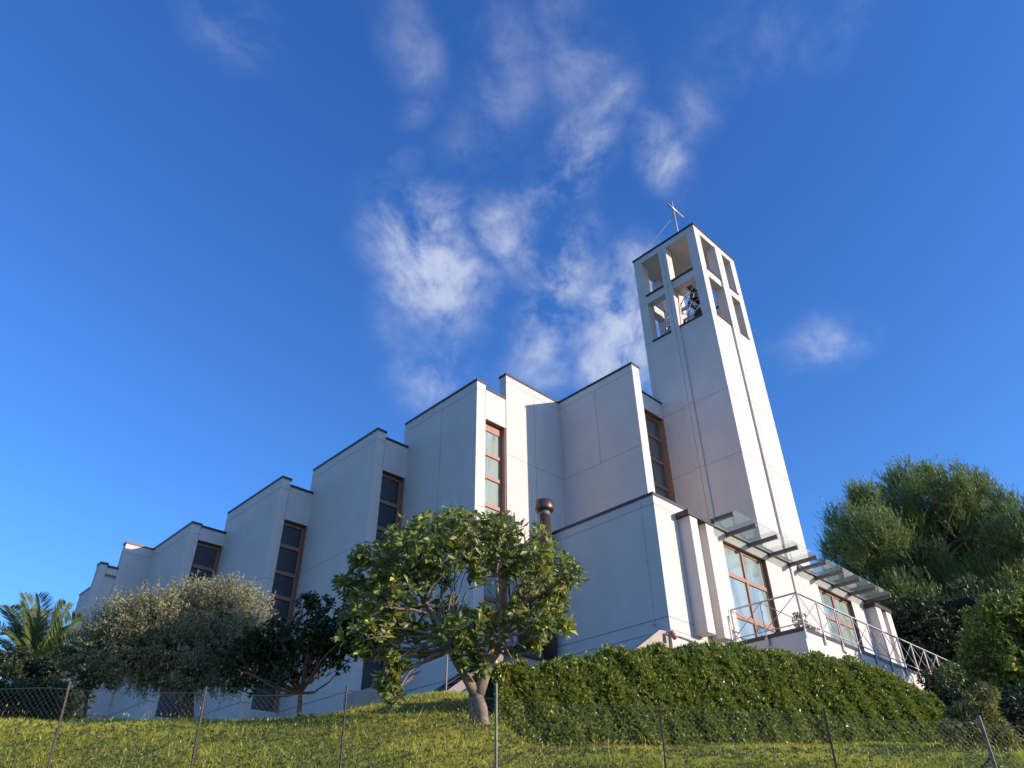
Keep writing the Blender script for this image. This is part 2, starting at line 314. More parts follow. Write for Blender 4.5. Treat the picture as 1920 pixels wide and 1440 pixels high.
# bay turning back: lit face between the fifth and sixth panels, and its twin at the far end
w = MB(); w.box(16.858, 20.0, 17.503, 17.873, ZB, 17.19)
seamY(w, 17.503, 16.858, 20, 16.87); seamY(w, 17.503, 16.858, 20, 13.53); vseamY(w, 17.503, 18.45, 6, 16.85); seamX(w, 16.858, 17.503, 17.873, 16.87)
seamY(w, 17.503, 16.858, 18.7, 6.64, .03)
w.build('wall', [M['wall'], M['seam']], church)
c = MB(); c.box(16.828, 19.969, 17.473, 17.903, 17.19, 17.29); c.build('coping', M['coping'], church)
w = MB(); w.box(9.44, 10.67, 34.99, 35.33, ZB, 13.19); seamY(w, 34.99, 9.44, 10.67, 12.79); seamX(w, 9.44, 34.99, 35.33, 12.79); seamY(w, 34.99, 9.44, 10.67, 5.97, .03)
w.build('wall', [M['wall'], M['seam']], church)
c = MB(); c.box(9.41, 10.639, 34.96, 35.36, 13.19, 13.29); c.build('coping', M['coping'], church)
# farthest low bay
w = MB(); w.box(9.3, 9.7, 37.0, 39.5, ZB, 11.83); seamX(w, 9.3, 37.0, 39.5, 11.45); w.build('wall', [M['wall'], M['seam']], church)
c = MB(); c.box(9.27, 9.73, 37.0, 39.53, 11.83, 11.93); c.build('coping', M['coping'], church)
# roofs behind the parapets and the body that closes the nave
r = MB()
for x0, y0, z1 in ((20.47, 15.95, 15.6), (16.87, 17.9, 15.3), (15.73, 22.1, 14.3), (14.18, 26.6, 13.3), (12.66, 31.2, 12.3), (11.1, 35.35, 11.6)):
    r.box(x0, 34, y0, y0 + 5.2 if y0 < 35 else 44, z1 - .3, z1)
r.box(22.7, 34, 16.0, 21, 17.4, 17.8)
r.build('roof', M['raw'], church)
bk = MB(); bk.box(33.9, 34.3, 16.4, 44, ZB, 15.2); bk.box(9.7, 33.9, 43.6, 44, ZB, 11.4)
bk.build('wall', M['wall'], church)

# ------------------------------------------------------------------ bell tower
DEPTH_SCALE = 1.109  # tower scaled up about the camera, which sets it farther back
TX, TY, TW = 22.565, 10.93, 3.46
tower = thing('bell_tower', 'tall square white concrete bell tower with open belfry of eight openings', 'bell tower', (TX + TW / 2, TY + TW / 2, 4.5))
T0, ZT = 4.0, 25.06
w = MB(); th = .36
w.box(TX, TX + TW, TY, TY + th, T0, 19.9); w.box(TX, TX + TW, TY + TW - th, TY + TW, T0, 19.9)
w.box(TX, TX + th, TY + th, TY + TW - th, T0, 19.9); w.box(TX + TW - th, TX + TW, TY + th, TY + TW - th, T0, 19.9)
w.box(TX + th, TX + TW - th, TY + th, TY + TW - th, 19.2, 19.5)
for z in (15.98, 13.13, 10.3, 7.4):
    seamX(w, TX, TY, TY + TW, z); seamY(w, TY, TX, TX + TW, z)
seamX(w, TX, TY, TY + .44, 19.96); seamX(w, TX, TY + 3.02, TY + TW, 19.96); seamY(w, TY, TX, TX + .4, 19.96)
w.build('wall', [M['wall'], M['seam']], tower, bevel=0)
P_ = .44
for dx in (0, TW - P_):
    for dy in (0, TW - P_): p = MB(); p.box(TX + dx, TX + dx + P_, TY + dy, TY + dy + P_, 19.9005, 24.72); p.build('corner_pier', [M['wall']], tower)
def on_face(face, a0, a1, d0, d1):
    """a along the face from its right-front corner, d outwards(-)/inwards(+)"""
    if face == 'L': return (TX + d0, TX + d1, TY + a0, TY + a1)
    if face == 'R': return (TX + a0, TX + a1, TY + d0, TY + d1)
    if face == 'l': return (TX + TW - d1, TX + TW - d0, TY + a0, TY + a1)
    return (TX + a0, TX + a1, TY + TW - d1, TY + TW - d0)
for face in 'LRlr':
    ml, mr = (1.575, 1.985) if face in 'Ll' else (1.53, 2.07)
    m_ = MB(); m_.box(*on_face(face, ml, mr, -.0, .36), 19.9, 24.72)
    m_.build('mullion', [M['wall']], tower)
    for a0, a1 in ((P_, ml), (mr, TW - P_)):
        b_ = MB(); b_.box(*on_face(face, a0, a1, -.005, .36), 22.14, 22.55); b_.build('belfry_beam', [M['wall']], tower)
        c_ = MB(); c_.box(*on_face(face, a0 + .002, a1 - .002, -.045, .40), 22.55, 22.65); c_.build('sill', M['coping'], tower)
        c_ = MB(); c_.box(*on_face(face, a0 + .002, a1 - .002, -.03, .38), 19.9, 20.0); c_.build('sill', M['coping'], tower)
    # pilaster running down the whole face
    q_ = MB(); q_.box(*on_face(face, ml + .0, mr - .0, -.085, -.0005), T0, 24.70)
    mid = (ml + mr) / 2; q_.box(*on_face(face, mid - .009, mid + .009, -.089, -.084), T0, 24.70, 1)
    for z in (15.98, 13.13, 10.3, 7.4, 22.33): q_.box(*on_face(face, ml - .001, mr + .001, -.089, -.084), z - .008, z + .008, 1)
    q_.build('pilaster', [M['wall'], M['seam']], tower)
t_ = MB(); t_.box(TX, TX + TW, TY, TY + TW, 24.7205, ZT); seamX(t_, TX, TY, TY + TW, 24.73, .012); seamY(t_, TY, TX, TX + TW, 24.73, .012)
t_.build('roof', [M['wall'], M['seam']], tower)
c_ = MB(); c_.box(TX - .03, TX + TW + .03, TY - .03, TY + TW + .03, ZT, ZT + .11); c_.build('coping', M['coping'], tower)

# cross on the tower
cx, cy = 24.26, 12.64
cross = thing('cross', 'slender galvanised metal cross on top of the bell tower, held by guy wires', 'cross', (cx, cy, 25.17))
m_ = MB(); m_.tube([(cx, cy, 25.17), (cx, cy, 29.3)], .062, 10); m_.build('post', M['galv'], cross, True)
rr = ray(1248, 383); xa_ = rr.x * cy / rr.y; za_ = rr.z * cy / rr.y; rr = ray(1278, 408); xb_ = rr.x * cy / rr.y; zb_ = rr.z * cy / rr.y
zc = (za_ + zb_) / 2; m_ = MB(); m_.tube([(xa_, cy - .07, zc), (xb_, cy - .07, zc)], .058, 10); m_.build('crossbar', M['galv'], cross, True)
m_ = MB()
for e in ((TX + .15, TY + TW - .15), (TX + TW - .15, TY + .2), (TX + TW - .15, TY + TW - .15)):
    m_.tube([(cx, cy, 28.3), (e[0], e[1], 25.17)], .007, 5)
m_.tube([Vector((cx, cy, 28.3)).lerp(Vector((TX + .15, TY + TW - .15, 25.17)), k) for k in (.80, .98)], .016, 6)
m_.build('guy_wire', M['steel'], cross)

# bells
def lathe(mb, prof, c, n=20, axis=2):
    rings = []
    for r_, z_ in prof:
        k = len(mb.v)
        mb.v += [(c[0] + r_ * math.cos(2 * math.pi * j / n), c[1] + r_ * math.sin(2 * math.pi * j / n), c[2] + z_) for j in range(n)]; rings.append(k)
    for a, b in zip(rings, rings[1:]):
        for j in range(n): mb.f.append((a + j, a + (j + 1) % n, b + (j + 1) % n, b + j)); mb.m.append(0)
def bell(c, s, label):
    b = thing('bell', label, 'bell', c, 'bells in the belfry')
    m_ = MB(); lathe(m_, [(0, 0), (.16, -.01), (.2, -.1), (.23, -.35), (.29, -.52), (.38, -.64), (.36, -.64), (.26, -.5), (.19, -.3), (.14, -.08), (0, -.05)], (0, 0, 0))
    m_.v = [(c[0] + x * s, c[1] + y * s, c[2] + z * s) for x, y, z in m_.v]; m_.build('bell_body', M['bell'], b, True)
    m_ = MB(); m_.box(c[0] - .45 * s, c[0] + .45 * s, c[1] - .09, c[1] + .09, c[2] + .02, c[2] + .2 * s); m_.tube([(c[0] - .6 * s, c[1], c[2] + .1), (c[0] + .6 * s, c[1], c[2] + .1)], .035, 8); m_.build('yoke', M['darkrail'], b)
    m_ = MB(); m_.tube([(c[0], c[1], c[2] - .1), (c[0] + .02, c[1], c[2] - .66 * s)], [.015, .02], 6); m_.tube([(c[0] + .02, c[1], c[2] - .58 * s), (c[0] + .02, c[1], c[2] - .72 * s)], .05, 8); m_.build('clapper', M['bell'], b)
    m_ = MB(); R_ = .42 * s; xw = c[0] - .5 * s
    m_.tube([(xw, c[1] + R_ * math.cos(a * math.pi / 12), c[2] + .1 + R_ * math.sin(a * math.pi / 12)) for a in range(25)], .022, 5)
    for a in range(3): m_.bar((xw, c[1] + R_ * math.cos(a * 1.047), c[2] + .1 + R_ * math.sin(a * 1.047)), (xw, c[1] - R_ * math.cos(a * 1.047), c[2] + .1 - R_ * math.sin(a * 1.047)), .025)
    m_.build('wheel', M['galv'], b)
    return b
bell((23.55, 12.05, 22.25), 1.0, 'dark bronze bell high in the belfry, uppermost and smallest of the bells')
bell((23.9, 12.15, 21.35), 1.3, 'large dark bronze bell low in the belfry just above the sill')
bell((24.5, 13.5, 21.8), 1.1, 'dark bronze bell at the back left of the belfry beside the steel brace')
fr = thing('steel_frame', 'grey steel frame of braced tubes carrying the bells inside the belfry', 'frame', (24.3, 12.65, 19.5))
m_ = MB()
for y in (11.45, 12.62, 13.85):
    m_.bar((23.1, y, 19.55), (23.95, y, 22.0), .07); m_.bar((25.5, y, 19.55), (24.65, y, 22.0), .07)
m_.build('leg', M['galv'], fr)
m_ = MB()
for x in (23.25, 23.95, 24.65, 25.3):
    m_ = MB(); m_.bar((x, 11.3, 20.2 if x in (23.25, 25.3) else 22.0), (x, 14.0, 20.2 if x in (23.25, 25.3) else 22.0), .09, .12); m_.build('crossbeam', M['galv'], fr)
m_ = MB(); m_.bar((23.0, 13.75, 19.6), (23.35, 12.75, 21.9), .08); m_.build('brace', M['galv'], fr)
m_ = MB(); m_.bar((22.95, 12.35, 21.95), (23.25, 11.3, 20.3), .045); m_.build('brace', M['galv'], fr)
m_ = MB(); m_.bar((22.98, 12.9, 21.9), (23.05, 13.6, 20.9), .06); m_.bar((23.05, 13.6, 20.9), (22.98, 13.2, 20.7), .05); m_.build('brace', M['galv'], fr)
# notched plate catching the sun (far side)
m_ = MB(); m_.box(25.0, 25.04, 12.9, 13.9, 20.55, 20.95); m_.box(25.0, 25.04, 13.9, 14.0, 20.6, 20.7); m_.build('plate', M['wall'], fr)

# ------------------------------------------------------------------ hall in front (entrance wing)
DEPTH_SCALE = .95  # hall scaled down about the camera, which brings it in front of the tower
XA, YA, HT = 18.70, 12.471, 10.74
hall = thing('church_hall', 'low white concrete hall wing with balcony, piers and glazed doors in front of the tower', 'hall', (XA, YA, 4.5))
w = MB()
w.box(XA, XA + .35, YA, 18.42, 3.6, HT - CB)                                     # left wall
W1 = (22.72, 25.72); W2 = (29.9, 33.0); XE = 36.4; FZ = 6.5; WT = 10.2
w.box(XA + .35, W1[0], YA, YA + .35, 3.6, HT - CB); w.box(W1[1], W2[0], YA, YA + .35, 3.6, HT - CB); w.box(W2[1], XE, YA, YA + .35, 3.6, HT - CB)
for a, b in (W1, W2): w.box(a, b, YA, YA + .35, WT, HT - CB); w.box(a, b, YA, YA + .35, 3.6, FZ)
w.box(XE - .35, XE, YA + .35, 16, 3.6, HT - CB)
seamX(w, XA, YA, 18.1, 10.33); seamX(w, XA, YA, 18.1, 6.63, .025); seamX(w, XA, YA, 18.1, 6.25, .025)
seamY(w, YA, XA, 20.0, 10.33); seamY(w, YA, XA, 22.6, 6.63, .02); seamY(w, YA, XA, 22.6, 6.25, .02)
w.box(27.62, 28.1, YA - .07, YA - .0005, 5.6, HT - CB - .001); vseamY(w, YA - .07, 27.95, 5.6, HT - .1); vseamY(w, YA, 28.2, 5.6, HT - .1); vseamY(w, YA, 28.42, 5.6, HT - .1)
w.build('wall', [M['wall'], M['seam']], hall)
c = MB(); c.box(XA - .03, XA + .38, YA - .03, 18.38, HT - CB, HT); c.box(XA + .3805, XE + .03, YA - .03, YA + .38, HT - CB, HT); c.build('coping', M['coping'], hall)
rf = MB(); rf.box(XA + .36, XE - .36, YA + .45, 18.42, 10.2, 10.45); rf.build('roof', M['raw'], hall)
# deep piers, cut off above the ground
def pier(x0, x1, x2, x3, zb, zt=10.14, y0=12.0):
    for a, b in ((x0, x1), (x2, x3)):
        q = MB(); q.box(a, b, y0, YA - .0005, zb, zt); q.box(a - .001, b + .001, y0 - .003, YA - .001, 6.63, 6.645, 1); q.build('pier', [M['wall'], M['seam']], hall, bevel=.025)
    q = MB(); q.box(x0 - .12, x3 + .06, y0 - .05, YA - .031, zt + .002, zt + .18); q.build('coping', M['coping'], hall)
    q = MB(); q.box(x1 + .001, x2 - .001, YA - .16, YA - .001, zb + .1, zt - .01); q.build('recess_strip', M['wall'], hall)
pier(19.98, 20.42, 20.92, 21.40, 6.31)
pier(34.35, 34.92, 35.42, 35.98, 5.6, 10.14, 12.0)
# glazed doors
def glazed(x0, x1):
    f = MB(); y = YA + .16
    f.box(x0, x0 + .09, y, y + .08, FZ, WT); f.box(x1 - .10, x1, y, y + .08, FZ, WT); f.box(x0 + .09, x1 - .1, y, y + .08, WT - .1, WT)
    xm = (x0 + x1) / 2; f.box(xm - .06, xm + .06, y - .02, y + .08, FZ, WT - .1)
    f.box(x0 + .09, xm - .06, y - .01, y + .08, 8.97, 9.12); f.box(xm + .06, x1 - .1, y - .01, y + .08, 8.97, 9.12)
    f.box(x0 + .09, xm - .06, y - .005, y + .08, 7.5, 7.68); f.box(xm + .06, x1 - .1, y - .005, y + .08, 7.5, 7.68)
    f.box(x0 + .09, xm - .06, y, y + .08, FZ, FZ + .12); f.box(xm + .06, x1 - .1, y, y + .08, FZ, FZ + .12)
    o = f.build('window', M['wood'], hall)
    for a, b in ((x0 + .05, xm), (xm, x1 - .05)):
        for z0, z1 in ((9.05, WT - .05), (7.6, 9.05), (FZ + .05, 7.6)):
            g_ = MB(); g_.box(a, b, y + .04, y + .055, z0, z1); g_.build('pane', M['glass_lit'], o)
    s = MB(); s.box(x0, x1, YA + .02, y - .022, WT - .018, WT + .0005); s.box(x1 - .018, x1 + .0005, YA + .02, y - .022, FZ, WT - .02); s.build('reveal', M['oxide'], hall)
glazed(*W1); glazed(*W2)
# glass canopies
def canopy(xs, tail, label):
    cn = thing('glass_canopy', label, 'canopy', (xs[0], YA, 10.4), 'glass canopies over the balcony doors')
    for x in xs:
        m_ = MB(); m_.box(x - .045, x + .045, 11.26, YA - .002, 10.40, 10.53); m_.box(x - .07, x + .07, 11.26, YA - .002, 10.393, 10.3995); m_.build('beam', M['steel'], cn)
    m_ = MB(); m_.box(xs[0] - .06, xs[-1] + .06, YA - .09, YA - .003, 10.5305, 10.60); m_.build('wall_rail', M['steel'], cn)
    for a, b in zip(xs, xs[1:]):
        m_ = MB(); m_.box(a + .006, b - .006, 11.2, YA - .1, 10.536, 10.553); m_.build('glass_panel', M['canopy_glass'], cn)
canopy([21.62, 23.08, 24.57, 26.08, 27.6], 0, 'row of clear glass panels on five steel brackets, canopy nearer the piers')
canopy([28.38, 29.85, 31.38, 32.92, 34.45], 0, 'clear glass canopy on five brackets at the far right end of the hall')
# balcony
BX, BY = 22.3, 10.07
m_ = MB(); m_.box(BX, 37.2, BY + .02, YA - .001, 5.56, 6.38); m_.box(BX, 37.2, BY + .0, BY + .02, 5.56, 6.38)
vs = MB(); m_.build('balcony_slab', [M['wall']], hall)
m_ = MB(); m_.box(BX - .02, 37.2, BY - .02, YA - .002, 6.381, 6.5); m_.build('balcony_edge', M['coping'], hall)
m_ = MB(); m_.box(BX + .6, 36.5, BY + .7, YA - .1, 3.6, 5.559); m_.build('basement_wall', M['raw'], hall)
rail = thing('balcony_railing', 'grey steel railing with crossed diagonal bars along the balcony edge', 'railing', (BX, BY, 6.5))
xs = [22.3 + 1.27 * k for k in range(12)]; RY = BY - .04
tp = MB(); tp.bar((BX - .03, RY, 7.55), (xs[-1] + .1, RY, 7.55), .06, .04); tp.bar((BX, YA - .05, 7.55), (BX, RY + .031, 7.55), .06, .04); tp.build('handrail', M['rail'], rail)
tp = MB(); tp.bar((BX - .03, RY, 6.62), (xs[-1] + .1, RY, 6.62), .03); tp.bar((BX, YA - .05, 6.62), (BX, RY + .016, 6.62), .03); tp.build('bottom_rail', M['rail'], rail)
def post(x, y):
    q = MB(); q.tube([(x, y, 6.2), (x, y, 7.53)], .027, 8); q.box(x - .05, x + .05, y - .02 if y < BY + .1 else y - .05, y + .02 if y < BY + .1 else y + .05, 6.16, 6.42); q.build('post', M['rail'], rail)
def xbrace(a, b):
    q = MB(); q.tube([a, (b[0], b[1], 7.5)], .013, 6); q.tube([(a[0], a[1], 7.5), b], .013, 6); q.build('cross_brace', M['rail'], rail)
for x in xs: post(x, RY)
for a, b in zip(xs, xs[1:]): xbrace((a + .03, RY - .006, 6.65), (b - .03, RY - .006, 6.65))
post(BX - .03, 11.3); post(BX - .03, YA - .08)
xbrace((BX - .03, YA - .1, 6.65), (BX - .03, 11.33, 6.65)); xbrace((BX - .03, 11.27, 6.65), (BX - .03, RY + .05, 6.65))
# service bits on the hall walls
cb = thing('cable', 'thin lightning conductor cable clipped down the shaded hall wall near its corner', 'cable', (XA, 13.01, 6.5))
m_ = MB(); m_.tube([(XA - .03, 13.01, 10.64), (XA - .03, 13.01, 6.5)], .009, 6)
m_.build('wire', M['galv'], cb)
m_ = MB()
for k in range(9): m_.box(XA - .045, XA, 12.995, 13.025, 6.6 + .48 * k, 6.63 + .48 * k)
m_.build('clip', M['galv'], cb)
pp = thing('pipe', 'grey conduit pipe running along the foot of the lit hall wall below the piers', 'pipe', (XA, YA, 6.2))
m_ = MB(); m_.tube([(XA - .06, 13.0, 6.5), (XA - .06, 12.7, 6.30), (XA - .06, YA - .06, 6.12), (XA + .3, YA - .06, 6.10), (22.0, YA - .06, 6.02), (22.25, YA - .08, 5.95)], .026, 8)
m_.tube([(20.3, YA - .05, 6.08), (20.3, YA - .05, 5.0)], .018, 6)
m_.build('conduit', M['galv'], pp, True)
lampo = thing('wall_lamp', 'small round terracotta-coloured lamp tilted down on the hall corner', 'lamp', tuple(Vector((18.62, 12.40, 6.05))))
m_ = MB(); m_.tube([(18.55, 12.38, 6.12), (18.60, 12.26, 5.92)], [.075, .085], 14); m_.build('lamp_body', M['wood'], lampo, True)
m_ = MB(); m_.bar((18.66, 12.46, 6.2), (18.57, 12.34, 6.05), .03); m_.build('bracket', M['galv'], lampo)
# sloped light-well cover against the left wall
lw = thing('light_well', 'sloping concrete light-well cover leaning on the shaded wall of the hall', 'light well', (XA - .8, 13.4, 4.6))
for y0 in (12.56, 14.62):
    m_ = MB(); vs = [(XA - .001, y0, 6.2), (XA - .42, y0, 6.17), (XA - 2.1, y0, 5.16), (XA - 2.1, y0, 3.9), (XA - .001, y0, 3.9)]
    n_ = len(vs); m_.poly(vs + [(a, b + .16, c_) for a, b, c_ in vs], [tuple(range(n_)), tuple(range(2 * n_ - 1, n_ - 1, -1))] + [(k, k + n_, (k + 1) % n_ + n_, (k + 1) % n_) for k in range(n_)])
    m_.build('side_wall', M['raw'], lw)
m_ = MB(); m_.poly([(XA - .002, 12.721, 5.98), (XA - 2.05, 12.721, 4.95), (XA - 2.05, 14.619, 4.95), (XA - .002, 14.619, 5.98), (XA - .002, 12.721, 5.90), (XA - 2.05, 12.721, 4.87), (XA - 2.05, 14.619, 4.87), (XA - .002, 14.619, 5.90)],
     [(0, 1, 2, 3), (7, 6, 5, 4), (0, 4, 5, 1), (1, 5, 6, 2), (2, 6, 7, 3), (3, 7, 4, 0)]); m_.build('cover', M['darkrail'], lw)
DEPTH_SCALE = 1.0
# raw concrete upstand at the foot of the fourth window
up = thing('upstand_wall', 'short stained concrete upstand wall below the tall window behind the fig tree', 'wall', (14.2, 20.6, 4.2))
m_ = MB(); m_.box(13.55, 15.25, 20.3, 20.5, 3.9, 5.15); m_.box(13.55, 13.75, 20.5, 21.7, 3.9, 5.15); m_.build('upstand', M['raw'], up)
DEPTH_SCALE = 1.0
# flue
fl = thing('chimney_flue', 'dark copper chimney flue with capped top rising in the corner of the hall', 'chimney', (17.50, 16.27, 5.9))
fx, fy_ = 17.50, 16.27
m_ = MB(); m_.tube([(fx, fy_, 5.85), (fx, fy_, 7.6)], .235, 24); m_.tube([(fx, fy_, 7.6), (fx, fy_, 10.75)], .215, 24); m_.tube([(fx, fy_, 7.57), (fx, fy_, 7.66)], .25, 24)
for z in (8.8, 10.05): m_.tube([(fx, fy_, z), (fx, fy_, z + .05)], .226, 24)
m_.build('pipe', M['copper'], fl, True)
m_ = MB(); m_.tube([(fx, fy_, 10.75), (fx, fy_, 10.95)], [.205, .2], 24); m_.build('neck', M['patina'], fl, True)
m_ = MB(); m_.tube([(fx, fy_, 10.93), (fx, fy_, 10.97), (fx, fy_, 11.0), (fx, fy_, 11.3), (fx, fy_, 11.32)], [.22, .33, .345, .345, .31], 28); m_.build('cap', M['copper'], fl, True)
# door, landing and outside stair
m_ = MB(); m_.box(16.86, 17.764, 17.24, 17.502, 3.9, 8.9); m_.build('wall', M['wall'], church)
m_ = MB(); m_.box(17.06, 17.70, 17.2, 17.239, 6.02, 8.1); m_.build('door', M['door'], church)
m_ = MB(); m_.box(17.01, 17.059, 17.19, 17.239, 6.02, 8.16); m_.build('door_frame', M['oxide'], church)
st = thing('outdoor_stair', 'dark steel outside stair with open treads and thin wire railing up to the brown door', 'stair', (14, 16.4, 4.2))
m_ = MB(); m_.box(15.87, 17.76, 16.30, 17.238, 5.84, 6.0); m_.build('landing', M['darkrail'], st)
m_ = MB(); m_.box(15.95, 17.76, 16.45, 17.23, 3.9, 5.835); m_.build('landing_base', M['wall'], st)
A0, A1 = Vector((13.0, 0, 4.0)), Vector((15.87, 0, 5.95))
for y in (16.33, 17.18):
    m_ = MB(); m_.bar(A0 + Vector((0, y, 0)), A1 + Vector((0, y, 0)), .05, .24); m_.build('stringer', M['darkrail'], st)
for k in range(8):
    q = A0.lerp(A1, (k + .6) / 8.3); m_ = MB(); m_.box(q.x - .14, q.x + .14, 16.36, 17.155, q.z - .02, q.z + .02); m_.build('tread', M['darkrail'], st)
m_ = MB()
for x, z in ((13.35, 4.3), (15.87, 5.9), (17.0, 5.9)):
    m_.bar((x, 16.31, z), (x, 16.31, z + 1.05), .03)
for dz in (.25, .5, .75, 1.03):
    m_.tube([(13.35, 16.31, 4.3 + dz), (15.87, 16.31, 5.92 + dz), (17.74, 16.31, 5.95 + dz)], .011 if dz < 1 else .02, 6)
m_.build('railing', M['darkrail'], st)
# potted climber on the balcony
# ------------------------------------------------------------------ vegetation
def px_lobes(spec, u, du=.8):
    """(px, py, radius px[, depth offset]) -> world lobes at their real distance"""
    out = []
    for t in spec:
        d = u + (t[3] if len(t) > 3 else RG.uniform(-du, du)); c = at(t[0], t[1], d); k = c.length * math.cos(math.radians(10)) / math.hypot(FX, math.hypot(t[0] - 960, t[1] - 720))
        out.append((c, t[2] * k))
    return out
def limb_path(a, b, n=6, wob=.08, sag=0):
    a = Vector(a); b = Vector(b); Ln = (b - a).length; pts = []
    off = Vector(RG.normal(size=3) * wob * Ln)
    if off.length > .13 * Ln: off *= .13 * Ln / off.length
    for i in range(n + 1):
        t = i / n; p = a.lerp(b, t) + off * math.sin(math.pi * t) + Vector(RG.normal(size=3) * .015 * Ln) * (0 < i < n); p.z += sag * math.sin(math.pi * t)
        pts.append(p)
    return pts
def whorls(P, D, k, spread, ln, wd, tmpl, droop=.0, jit=.3):
    """k leaves fanned around each tip"""
    n = len(P); D = unit(D); A = unit(np.cross(D, rdir(n))); B = np.cross(D, A)
    th = (np.arange(k)[None] * 2.4 + RG.uniform(0, 6.3, (n, 1))); sp = spread * RG.uniform(.5, 1.3, (n, k))
    dd = D[:, None] * np.cos(sp)[..., None] + (A[:, None] * np.cos(th)[..., None] + B[:, None] * np.sin(th)[..., None]) * np.sin(sp)[..., None]
    dd = dd + RG.normal(size=dd.shape) * .12; dd[..., 2] -= droop * RG.uniform(.4, 1.3, (n, k)); dd = unit(dd).reshape(-1, 3)
    nn = unit(np.repeat(D, k, 0) + RG.normal(size=(n * k, 3)) * (jit + .35))
    PP = np.repeat(P, k, 0) + dd * .01
    s = RG.uniform(.65, 1.2, n * k)
    return leaves(PP, dd, nn, ln * s, wd * s, tmpl)
def tints(n_leaves, per, mean=.45, sd=.2, P=None, scale=1.0):
    t = RG.normal(mean, sd, n_leaves)
    if P is not None: t = t + .13 * np.sin(P[:, 0] * 3.1 * scale + P[:, 2] * 2.3 * scale) * np.cos(P[:, 1] * 2.7 * scale + P[:, 2] * 1.9 * scale)
    return np.repeat(np.clip(t, 0, 1), per)

def clumps(lobes, k, frac, flat=.85):
    out = []
    for c, r in lobes:
        for d in rdir(k):
            if d[2] < -.55: continue
            out.append((c + Vector((d[0], d[1], d[2] * flat)) * r * random.uniform(.55, 1.0), r * frac * random.uniform(.7, 1.3)))
    return out
# --- fig tree
FU = 13.6
fig_base = gpt(-.57, FU, -.1)
fig = thing('fig_tree', 'broad fig tree with pale forked trunk and big lobed leaves, some yellow', 'tree', tuple(fig_base))
fl_ = [(775, 1025, 62), (840, 1000, 55), (905, 1000, 42), (940, 990, 34), (990, 1020, 48), (1030, 1065, 50), (1068, 1080, 24), (700, 1070, 48), (690, 1130, 50), (670, 1175, 34), (740, 1100, 56), (800, 1070, 50),
       (865, 1055, 52), (930, 1045, 50), (990, 1085, 46), (1030, 1130, 34), (1010, 1155, 26), (770, 1165, 44), (720, 1185, 36), (840, 1150, 36), (905, 1160, 22), (965, 1150, 20), (690, 1210, 22), (800, 1010, 50), (880, 985, 30), (725, 1270, 24, -.4), (745, 1235, 20, -.4), (735, 1300, 15, -.4), (1000, 1200, 14, -.3), (900, 1225, 16, -.3), (905, 1250, 12, -.3), (1058, 1175, 14, 0), (870, 1200, 16), (965, 1215, 10, -.2), (1045, 1125, 22), (760, 1205, 36), (805, 1195, 32), (850, 1190, 34, -.5), (880, 1180, 36, -.5), (925, 1175, 30, -.5), (720, 1215, 28), (690, 1200, 30), (1040, 1150, 26), (1015, 1170, 20), (870, 1230, 12, -.4), (660, 1130, 26), (650, 1100, 20), (700, 1035, 26), (672, 1050, 10)]
lob = px_lobes(fl_, FU, .75)
j0 = at(893, 1300, FU); jL = at(845, 1215, FU - .1); jR = at(905, 1262, FU + .05)
tb = MB()
tb.tube([fig_base + Vector((0, 0, -.2)), fig_base, at(903, 1330, FU), at(893, 1300, FU)], [.12, .11, .105, .10], 12)
tb.tube([at(890, 1362, FU + .08), at(887, 1335, FU + .06), at(884, 1300, FU + .02)], [.08, .07, .06], 10)
tb.build('trunk', M['bark_pale'], fig, True)
Lp = [at(893, 1302, FU), at(875, 1272, FU - .05), at(856, 1240, FU - .1), at(845, 1215, FU - .1), at(835, 1192, FU - .1), at(822, 1165, FU), at(800, 1135, FU + .1), at(780, 1100, FU + .2)]
Rp = [at(897, 1302, FU), at(906, 1275, FU + .02), at(918, 1240, FU + .05), at(935, 1218, FU + .08), at(952, 1190, FU + .1), at(965, 1160, FU + .1), at(985, 1130, FU + .15)]
Cp = [at(914, 1250, FU), at(922, 1215, FU - .1), at(925, 1175, FU - .15), at(935, 1130, FU - .2), at(930, 1080, FU - .2)]
for pth, rs in ((Lp, [.10, .085, .075, .085, .07, .06, .045, .03]), (Rp, [.11, .10, .09, .075, .06, .045, .03]), (Cp, [.06, .055, .045, .035, .02])):
    q = MB(); q.tube(pth, rs, 10); q.build('limb', M['bark_pale'], fig, True)
nodes = Lp[3:] + Rp[3:] + Cp[1:] + [at(800, 1150, FU), at(870, 1140, FU)]
br = MB(); tips = []; dirs = []
P, d, li = in_lobes(lob, 1250, 1.7, .95)
for q_ in [i for i, t_ in enumerate(fl_) if t_[2] <= 24]:      # small outlying and hanging clusters get their own leaves
    k_ = max(5, int(fl_[q_][2] * .9)); d_ = rdir(k_); P = np.concatenate([P, np.array([tuple(lob[q_][0])]) + d_ * lob[q_][1] * (RG.random((k_, 1)) ** .5)]); d = np.concatenate([d, d_])
for c, r in lob:
    a = min(nodes, key=lambda n_: (n_ - c).length + (.6 if n_.z > c.z else 0)); br.tube(limb_path(a, c, 6, .10, -.05), np.linspace(.028, .012, 7).tolist(), 6, cap=False)
    for k in range(5):
        e = c + Vector(rdir(1)[0] * r * .85) + Vector((0, 0, r * .3)); st_ = a.lerp(c, random.uniform(.45, .95)); br.tube(limb_path(st_, e, 4, .1), np.linspace(.013, .005, 5).tolist(), 5, cap=False)
for k in range(46):                                            # the bare whippy shoots inside the crown
    a = random.choice(Lp[4:] + Rp[4:]) ; e = a + Vector((random.uniform(-.35, .35), random.uniform(-.35, .35), random.uniform(.7, 1.5)))
    br.tube(limb_path(a, e, 5, .05), np.linspace(.016, .006, 6).tolist(), 5, cap=False)
